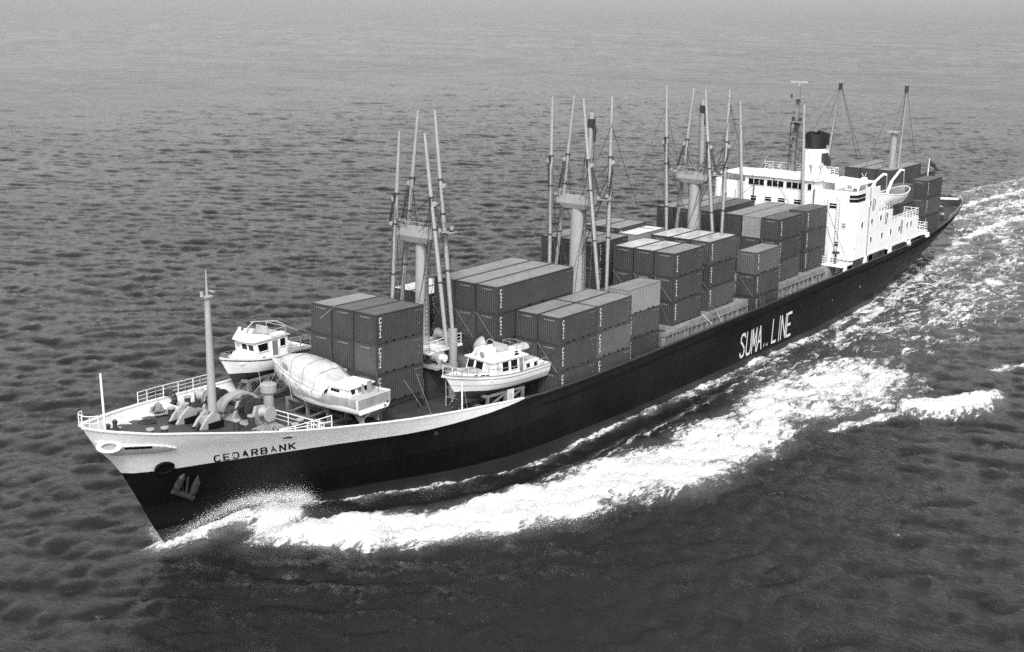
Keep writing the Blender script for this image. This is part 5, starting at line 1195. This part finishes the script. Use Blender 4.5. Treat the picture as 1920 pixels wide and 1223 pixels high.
ac = MB().hexa([(8.25,-1.45,1.7),(10.6,-1.35,1.7),(10.6,1.35,1.7),(8.25,1.45,1.7),(8.25,-1.4,2.65),(10.5,-1.3,2.65),(10.5,1.3,2.65),(8.25,1.4,2.65)]).build('after_cabin', M_GEL, ty)
MB().box(8.35,10.4,-1.2,1.2,2.66,2.72).build('after_cabin_top', M_GELG, ty)
for a, b in ((8.6,9.2),(9.6,10.2)): slab_window(ty, [(a,-1.47,2.02),(b,-1.44,2.02),(b,-1.42,2.5),(a,-1.45,2.5)], M_GLASS, 'after_window')
mb = MB()
rp = [(x, -ys(x)+.08, zs(x)) for x in (.3,1.0,1.9,2.8)] ; rq = [(x, ys(x)-.08, zs(x)) for x in (.3,1.0,1.9,2.8)]
for R_ in (rp, rq):
    for p in R_: mb.tube(p, V(p)+[-.05,0,.75], .03, n=5)
    mb.path([V(p)+[-.05,0,.75] for p in R_], .03, 5); mb.path([V(p)+[-.03,0,.4] for p in R_], .02, 5)
mb.path([V(rp[0])+[-.05,0,.75], (-.35,0,zs(0)+.75), V(rq[0])+[-.05,0,.75]], .03, 5); mb.build('bow_rail', M_GREYP, ty)
mb = MB(); sr = [(x, -ys(x)+.08, zs(x)) for x in (3.8,5.2,6.6,8.2,9.6,11.0)]
for p in sr: mb.tube(p, V(p)+[0,0,.62], .022, n=5)
mb.path([V(p)+[0,0,.62] for p in sr], .028, 5); mb.build('side_rail', M_GREYP, ty)
cr = cradle('boat_cradle', 'braced timber cradle under the trawler yacht with a pale placard', (7.2,-6.3,float(ZM(11))), ya, 5, 2.3, YZ-float(ZM(11))+.35, [3.6,5.8,8.0])
pl = MB().box(5.9,6.7,-1.36,-1.30,.25,1.45).build('placard', mat('placard_paper', .6, .6, .1), cr)
mb = MB()
for i in range(4): mb.box(6.1,6.15+.1*(i%3),-1.372,-1.362,.5+i*.2,.56+i*.2); mb.box(6.3,6.36,-1.372,-1.362,.45+i*.2,.58+i*.2)
mb.build('placard_writing', M_GREYP, pl)

# --- shrink-wrapped motor boat lying athwart the fore deck, bow to starboard
wb_ = thing('wrapped_motor_boat', 'motor boat shrouded in white plastic sheet, lying athwart the fore deck', 'boat', (-2.2, 5.6, 7.35), (0, 0, math.radians(-90)))
rows = hull_rows(11.8, 4.2, 1.65, 1.15, .15, .95, full=7.0)
both(rows, 0, 2).build('boat_bottom', M_AFOUL, wb_, 40); both(rows, 2, 8).build('topsides', M_GEL, wb_, 40); transom(rows, 2, 8).build('transom', M_GEL, wb_); transom(rows, 0, 2).build('lower_transom', M_AFOUL, wb_)
band(rows, 3, -.05, .03).build('spray_rail', M_GREYP, wb_); band(rows, 2, 0, .035).build('waterline_stripe', M_IRON, wb_)
zs = lambda x: float(np.interp(x, [p[0] for p in rows[-1]], [p[2] for p in rows[-1]])); ys = lambda x: float(np.interp(x, [p[0] for p in rows[-1]], [p[1] for p in rows[-1]]))
deck_of(rows, .1).build('deck', M_GELG, wb_)
rg = random.Random(3)
xsn = np.linspace(-.05, 8.0, 34); P = []
for x in xsn:
    zr = zs(max(0, x)); yr = ys(max(0, x))+.06
    top = float(np.interp(x, [0,1.0,2.0,3.2,5.6,6.4,7.0,8.0], [.08,.5,1.25,1.7,1.75,1.65,1.05,.4])); wd_ = float(np.interp(x, [0,1.5,3,6.6,8.0], [.4,.72,.84,.86,.9]))
    ring = []
    for q, (fy, fz) in enumerate(((1.0,-.55),(1.01,-.2),(1.0,.05),(.90,.12),(wd_,.34),(wd_*.92,.80),(wd_*.62,1.0),(.0,1.06),(-wd_*.62,1.0),(-wd_*.92,.80),(-wd_,.34),(-.90,.12),(-1.0,.05),(-1.01,-.2),(-1.0,-.55))):
        j = rg.uniform(-.02,.02) if 2 < q < 12 else 0
        ring.append((x + (rg.uniform(-.02,.02) if 3 < q < 11 else 0), fy*yr + j, zr + (fz*top if fz > 0 else fz*.75) + j + (.06*math.sin(x*2.3+q*.7)*(.6 if 3 < q < 11 else 0))))
    P.append(ring)
MB().grid(P).build('plastic_shroud', M_WRAP, wb_, 80)
MB().grid([[(x, -ys(x)*(.865-.05*k)-.04, zs(x)+.42+.42*k) for x in (2.1,2.6,3.2,3.8,4.4)] for k in (0,1)]).build('shrouded_window', mat('window_behind_plastic', .22, .3, .2), wb_)
xsn = np.linspace(0, 11.75, 24)
for s in (-1, 1):
    A = [[(x, s*(ys(x)+.05+.03*math.sin(x*3)), zs(x)+.05) for x in xsn], [(x, s*(ys(x)+.07+.04*math.sin(x*2.3+1)), zs(x)-.35) for x in xsn], [(x, s*(ys(x)*.985+.06), zs(x)-.68-.06*math.sin(x*1.7)) for x in xsn]]
    MB().grid(A).build('plastic_skirt', M_WRAP2, wb_, 80)
MB().grid([[(11.86, y, 1.78-.02*k-.38*k) for y in np.linspace(-1.92, 1.92, 7)] for k in (0,1,2)]).build('stern_skirt', M_WRAP2, wb_, 80)
for i in (7, 15, 22, 28): MB().path([(p[0], p[1]*1.012, p[2]+.03) for p in P[i]], .03, 4).build('tie_rope', M_GREYP, wb_)
for s in (-1, 1): MB().path([(P[i][7+s*4][0], P[i][7+s*4][1]*1.02, P[i][7+s*4][2]+.03) for i in range(3, 32)], .035, 4).build('tie_rope', M_GREYP, wb_)
mb = MB(); mb.hexa([(7.9,-1.45,1.6),(10.3,-1.45,1.6),(10.3,1.45,1.6),(7.9,1.45,1.6),(8.1,-1.35,2.3),(10.1,-1.35,2.25),(10.1,1.35,2.25),(8.1,1.35,2.3)]); mb.build('after_cabin', M_GEL, wb_)
MB().box(8.0,10.45,-1.6,1.6,2.31,2.39).build('cabin_roof', M_GEL, wb_)
for y0,y1,m in ((-1.1,-.55,M_GLASS),(-.35,.25,M_INT),(.45,.95,M_GLASS)): slab_window(wb_, [(10.28,y0,1.72),(10.28,y1,1.72),(10.16,y1,2.2),(10.16,y0,2.2)], m, 'cabin_window')
slab_window(wb_, [(8.3,-1.46,1.85),(9.4,-1.46,1.85),(9.4,-1.39,2.15),(8.3,-1.39,2.15)], M_GLASS, 'cabin_window')
MB().box(10.5,10.6,-.1,.1,1.6,2.5).box(10.45,10.65,.6,1.0,1.6,2.6).build('cockpit_locker', M_GREYP, wb_)
for a, b in (((10.5,-1.8,1.75),(10.5,-1.8,2.3)),): MB().tube(a,b,.03,n=5).build('stanchion', M_GREYP, wb_)
mb = MB()
for y in (1.45,1.2): mb.add([(11.89,y,.85),(11.89,y+.28,.9),(11.89,y,1.07)] if y > 1.3 else [(11.83,y,.55),(11.83,y+.28,.6),(11.83,y,.77)], [(0,1,2)])
stuff(mb.build('exhaust_outlets', M_DARK, wb_))
for y in (-.95, .80): MB().prism([(10.4,.1),(11.4,.1),(11.5,-.6),(11.2,-.65)], 1, y, y+.15).build('outdrive_leg', M_GEAR, wb_)
zc = float(ZM(-2)); cradle('boat_cradle', 'timber cradle under the plastic-wrapped motor boat', (-2.2,5.6,zc), math.radians(-90), 6, 2.2, 7.35-zc+.2, [2.8,5.2,7.6])

# --- small cruiser on the starboard side of the fore deck, bow forward
cb_ = thing('cabin_cruiser', 'white cabin cruiser with dark bottom and upper helm beside starboard rail', 'boat', (-6.1, 8.1, 8.0), (0, 0, math.radians(1)))
rows = hull_rows(9.6, 3.4, 1.95, .75, 0, .92)
both(rows, 0, 3).build('boat_bottom', M_AFOUL, cb_, 40); both(rows, 3, 8).build('topsides', M_GEL, cb_, 40); transom(rows, 3, 8).build('transom', M_GEL, cb_); transom(rows, 0, 3).build('lower_transom', M_AFOUL, cb_)
zs = lambda x: float(np.interp(x, [p[0] for p in rows[-1]], [p[2] for p in rows[-1]])); ys = lambda x: float(np.interp(x, [p[0] for p in rows[-1]], [p[1] for p in rows[-1]]))
deck_of(rows, .22).build('deck', M_GELG, cb_); band(rows, 7, .05, .05).build('rubbing_strake', M_IRON, cb_)
MB().box(.45,.85,-.2,.2,zs(.6)-.2,zs(.6)+.3).build('bow_locker', M_INT, cb_)
MB().hexa([(1.7,-.8,1.8),(3.6,-1.25,1.8),(3.6,1.25,1.8),(1.7,.8,1.8),(2.2,-.65,2.6),(3.6,-1.1,2.75),(3.6,1.1,2.75),(2.2,.65,2.6)]).build('fore_cabin', M_GEL, cb_)
w0, w1, k0, k1 = 1.32, 1.22, 1.7, 3.5
MB().hexa([(3.2,-w0,k0),(6.9,-w0,k0),(6.9,w0,k0),(3.2,w0,k0),(2.95,-w1,k1),(6.9,-w1,k1),(6.9,w1,k1),(2.95,w1,k1)]).build('wheelhouse', M_GEL, cb_)
def fp(t_, v): return (lerp(3.2, 2.95, v)-.02, t_*lerp(w0, w1, v), lerp(k0, k1, v))
for a, b in ((.93,.40),(.30,-.28),(-.38,-.93)): slab_window(cb_, [fp(a,.56), fp(b,.56), fp(b,.9), fp(a,.9)], M_GLASS if a < .9 else M_CURT, 'windscreen', .03)
def sp_(x, v): return (x, -lerp(w0, w1, v)-.02, lerp(k0, k1, v))
slab_window(cb_, [sp_(3.4,.5), sp_(4.5,.5), sp_(4.5,.9), sp_(3.2,.9)], M_GLASS); slab_window(cb_, [sp_(4.95,.12), sp_(5.7,.12), sp_(5.7,.92), sp_(4.95,.92)], M_INT, 'wheelhouse_door'); slab_window(cb_, [sp_(5.9,.5), sp_(6.6,.5), sp_(6.6,.92), sp_(5.9,.92)], M_GLASS)
slab_window(cb_, [sp_(3.7,.12), sp_(4.1,.12), sp_(4.1,.26), sp_(3.7,.26)], M_GLASS, 'port_light')
MB().box(2.75,7.1,-1.38,1.38,k1,k1+.09).build('wheelhouse_roof', M_GELG, cb_)
lo = [(4.9,-1.32,k1+.09),(3.4,-1.3,k1+.09),(2.6,-1.15,k1+.09),(2.45,0,k1+.09),(2.6,1.15,k1+.09),(3.4,1.3,k1+.09),(4.9,1.32,k1+.09)]; hi = [(4.7,-1.22,k1+.35),(3.5,-1.2,k1+.68),(3.0,-1.0,k1+.75),(2.9,0,k1+.75),(3.0,1.0,k1+.75),(3.5,1.2,k1+.68),(4.7,1.22,k1+.35)]
MB().grid([lo, hi, [(x+.1,y*.94,z_) for x,y,z_ in hi], [(x+.35,y*.9,z_) for x,y,z_ in lo]]).build('upper_helm_screen', M_GEL, cb_)
for k in range(3): MB().hexa([(2.9,-.9+k*.7,k1+.7),(3.0,-.9+k*.7,k1+.7),(3.0,-.45+k*.7,k1+.7),(2.9,-.45+k*.7,k1+.7),(3.15,-.8+k*.7,k1+1.1),(3.22,-.8+k*.7,k1+1.1),(3.22,-.55+k*.7,k1+1.1),(3.15,-.55+k*.7,k1+1.1)]).build('wind_deflector', M_GEL, cb_)
MB().box(3.6,4.0,-.5,.5,k1+.1,k1+.95).box(4.6,5.1,-.7,.7,k1+.1,k1+.5).box(5.0,5.12,-.7,.7,k1+.5,k1+1.0).build('helm_seat', M_GELG, cb_)
mb = MB(); mb.path([(3.6,.4,k1+.9),(4.2,.1,k1+1.5),(6.6,-.3,k1+1.15),(9.0,-.3,k1-.2)], .05, 6); mb.path([(4.2,.5,k1+1.4),(6.8,.3,k1+1.05),(9.3,.3,k1-.3)], .045, 6); mb.path([(6.7,-1.2,k1+.1),(6.7,-1.2,k1+.8),(6.7,1.2,k1+.8),(6.7,1.2,k1+.1)], .03, 5); mb.path([(5.0,-1.25,k1+.1),(5.0,-1.25,k1+.75),(6.7,-1.2,k1+.8)], .03, 5); mb.build('folded_mast', M_GELG, cb_)
MB().box(5.3,6.7,-1.1,-.7,k1+.12,k1+.32).build('life_raft', M_GEL, cb_)
mb = MB(); rp = [(x, -ys(x)+.08, zs(x)) for x in (.3,1.1,2.0,3.0)]
for s in (-1,1):
    for p in rp: mb.tube((p[0],s*p[1],p[2]), (p[0],s*p[1],p[2]+.35), .022, n=5)
    mb.path([(p[0],s*p[1],p[2]+.35) for p in rp], .022, 5)
mb.build('bow_rail', M_GREYP, cb_)
MB().box(7.2,9.3,-1.5,1.5,1.55,1.62).build('cockpit_sole', M_INT, cb_)
cradle('boat_cradle', 'dark timber cradle under the cabin cruiser by the starboard rail', (-6.1,8.1,6.35), 0, 5, 1.8, 1.9, [2.4,4.6,6.8])
# tie-down wires from the boats to the deck
mb = MB()
for p, q, z_ in (((535,690),(548,748),None), ((540,692),(575,760),None), ((523,680),(500,735),None), ((480,665),(490,728),None), ((640,740),(650,803),None), ((700,768),(655,815),None), ((757,712),(790,762),None), ((640,563),(600,598),None), ((867,712),(878,775),None), ((851,743),(842,760),None), ((1035,700),(1050,745),None), ((780,700),(810,780),None)):
    a = at(*p, y=-2.0 if p[0] < 700 else -6.5); 
    try:
        b = at(*q, y=a[1]-1.0 if p[0] < 700 else a[1]-.8); MB().tube(a, b, .02, n=4).build('tie_down_wire', M_GREYP, ship)
    except Exception: pass

# ------------------------------------------------------------------ spray thrown up by the bow
def spray(name, label, pts, n, size, spread, up, seed):
    """pts: list of (x, y, z, weight) ridge points; droplets scattered round them"""
    rg = np.random.default_rng(seed); P = np.array(pts); k = len(P)-1
    seg = rg.choice(k, n, p=P[:-1,3]/P[:-1,3].sum()); t_ = rg.random(n)[:,None]
    c = P[seg,:3]*(1-t_) + P[seg+1,:3]*t_ + rg.normal(size=(n,3))*np.array(spread)
    c[:,2] += rg.exponential(up, n) - up*.3
    s = rg.exponential(size, n)*.6 + size*.35
    base = np.array([(1,0,0),(-.5,.87,0),(-.5,-.87,0),(0,0,1.2)])
    v = np.empty((n,4,3))
    a = rg.random(n)*6.28; ca, sa = np.cos(a), np.sin(a)
    for i in range(4):
        b = base[i]; v[:,i,0] = c[:,0]+s*(b[0]*ca-b[1]*sa); v[:,i,1] = c[:,1]+s*(b[0]*sa+b[1]*ca); v[:,i,2] = c[:,2]+s*b[2]*.8
    f_ = (np.arange(n)*4)[:,None,None] + np.array([(0,2,1),(0,1,3),(1,2,3),(2,0,3)])[None]
    me_ = bpy.data.meshes.new(name); me_.from_pydata(v.reshape(-1,3).tolist(), [], f_.reshape(-1,3).tolist()); me_.materials.append(M_FOAM)
    o = link(name, me_); tag(o, label, 'spray', None, 'stuff'); return o
M_FOAM = mat('white_spray', .86, .9, .03, spec=.1)
def hp_(x, z_, o): return (x, -half(x, z_)-o, z_)
ridge = [hp_(-19.0,.3,.1)+(.5,), hp_(-17.5,.9,.2)+(1,), hp_(-16,1.6,.3)+(1.2,), hp_(-14.5,2.2,.4)+(1.6,), hp_(-13,2.5,.5)+(1.8,), hp_(-11.5,2.3,.6)+(1.8,), hp_(-10,2.1,.7)+(1.8,), hp_(-8.8,1.8,.7)+(1,), hp_(-8,1.2,.9)+(1,)]
spray('bow_spray', 'white spray and broken water flung up along the port bow', ridge, 75000, .0075, (.36,.42,.22), .24, 4)
edge = [(p[0], p[1], .55, 1.0) for p in P0(OUT[:16], .5)]
spray('wave_crest_spray', 'ragged white spray along the outer edge of bow wave', edge, 18000, .011, (.45,.45,.10), .10, 6)
crest = [(p[0], p[1], .9, 1.0) for p in P0([(1690,764),(1750,758),(1822,748),(1866,736)], .9)]
spray('breaking_crest_spray', 'spray on the short breaking crest beyond the port quarter', crest, 7000, .011, (.6,.5,.08), .08, 8)
stem = [(-19.4,.4,.1,1.0), (-20.2,.9,.3,1.0), (-21.0,1.6,.6,1)]
spray('stem_spray', 'small burst of spray just ahead of the stem', [(-19.0,.2,.3,1),(-18.9,1.0,.6,1),(-18.4,1.9,.9,1)], 8000, .0065, (.35,.3,.2), .22, 9)
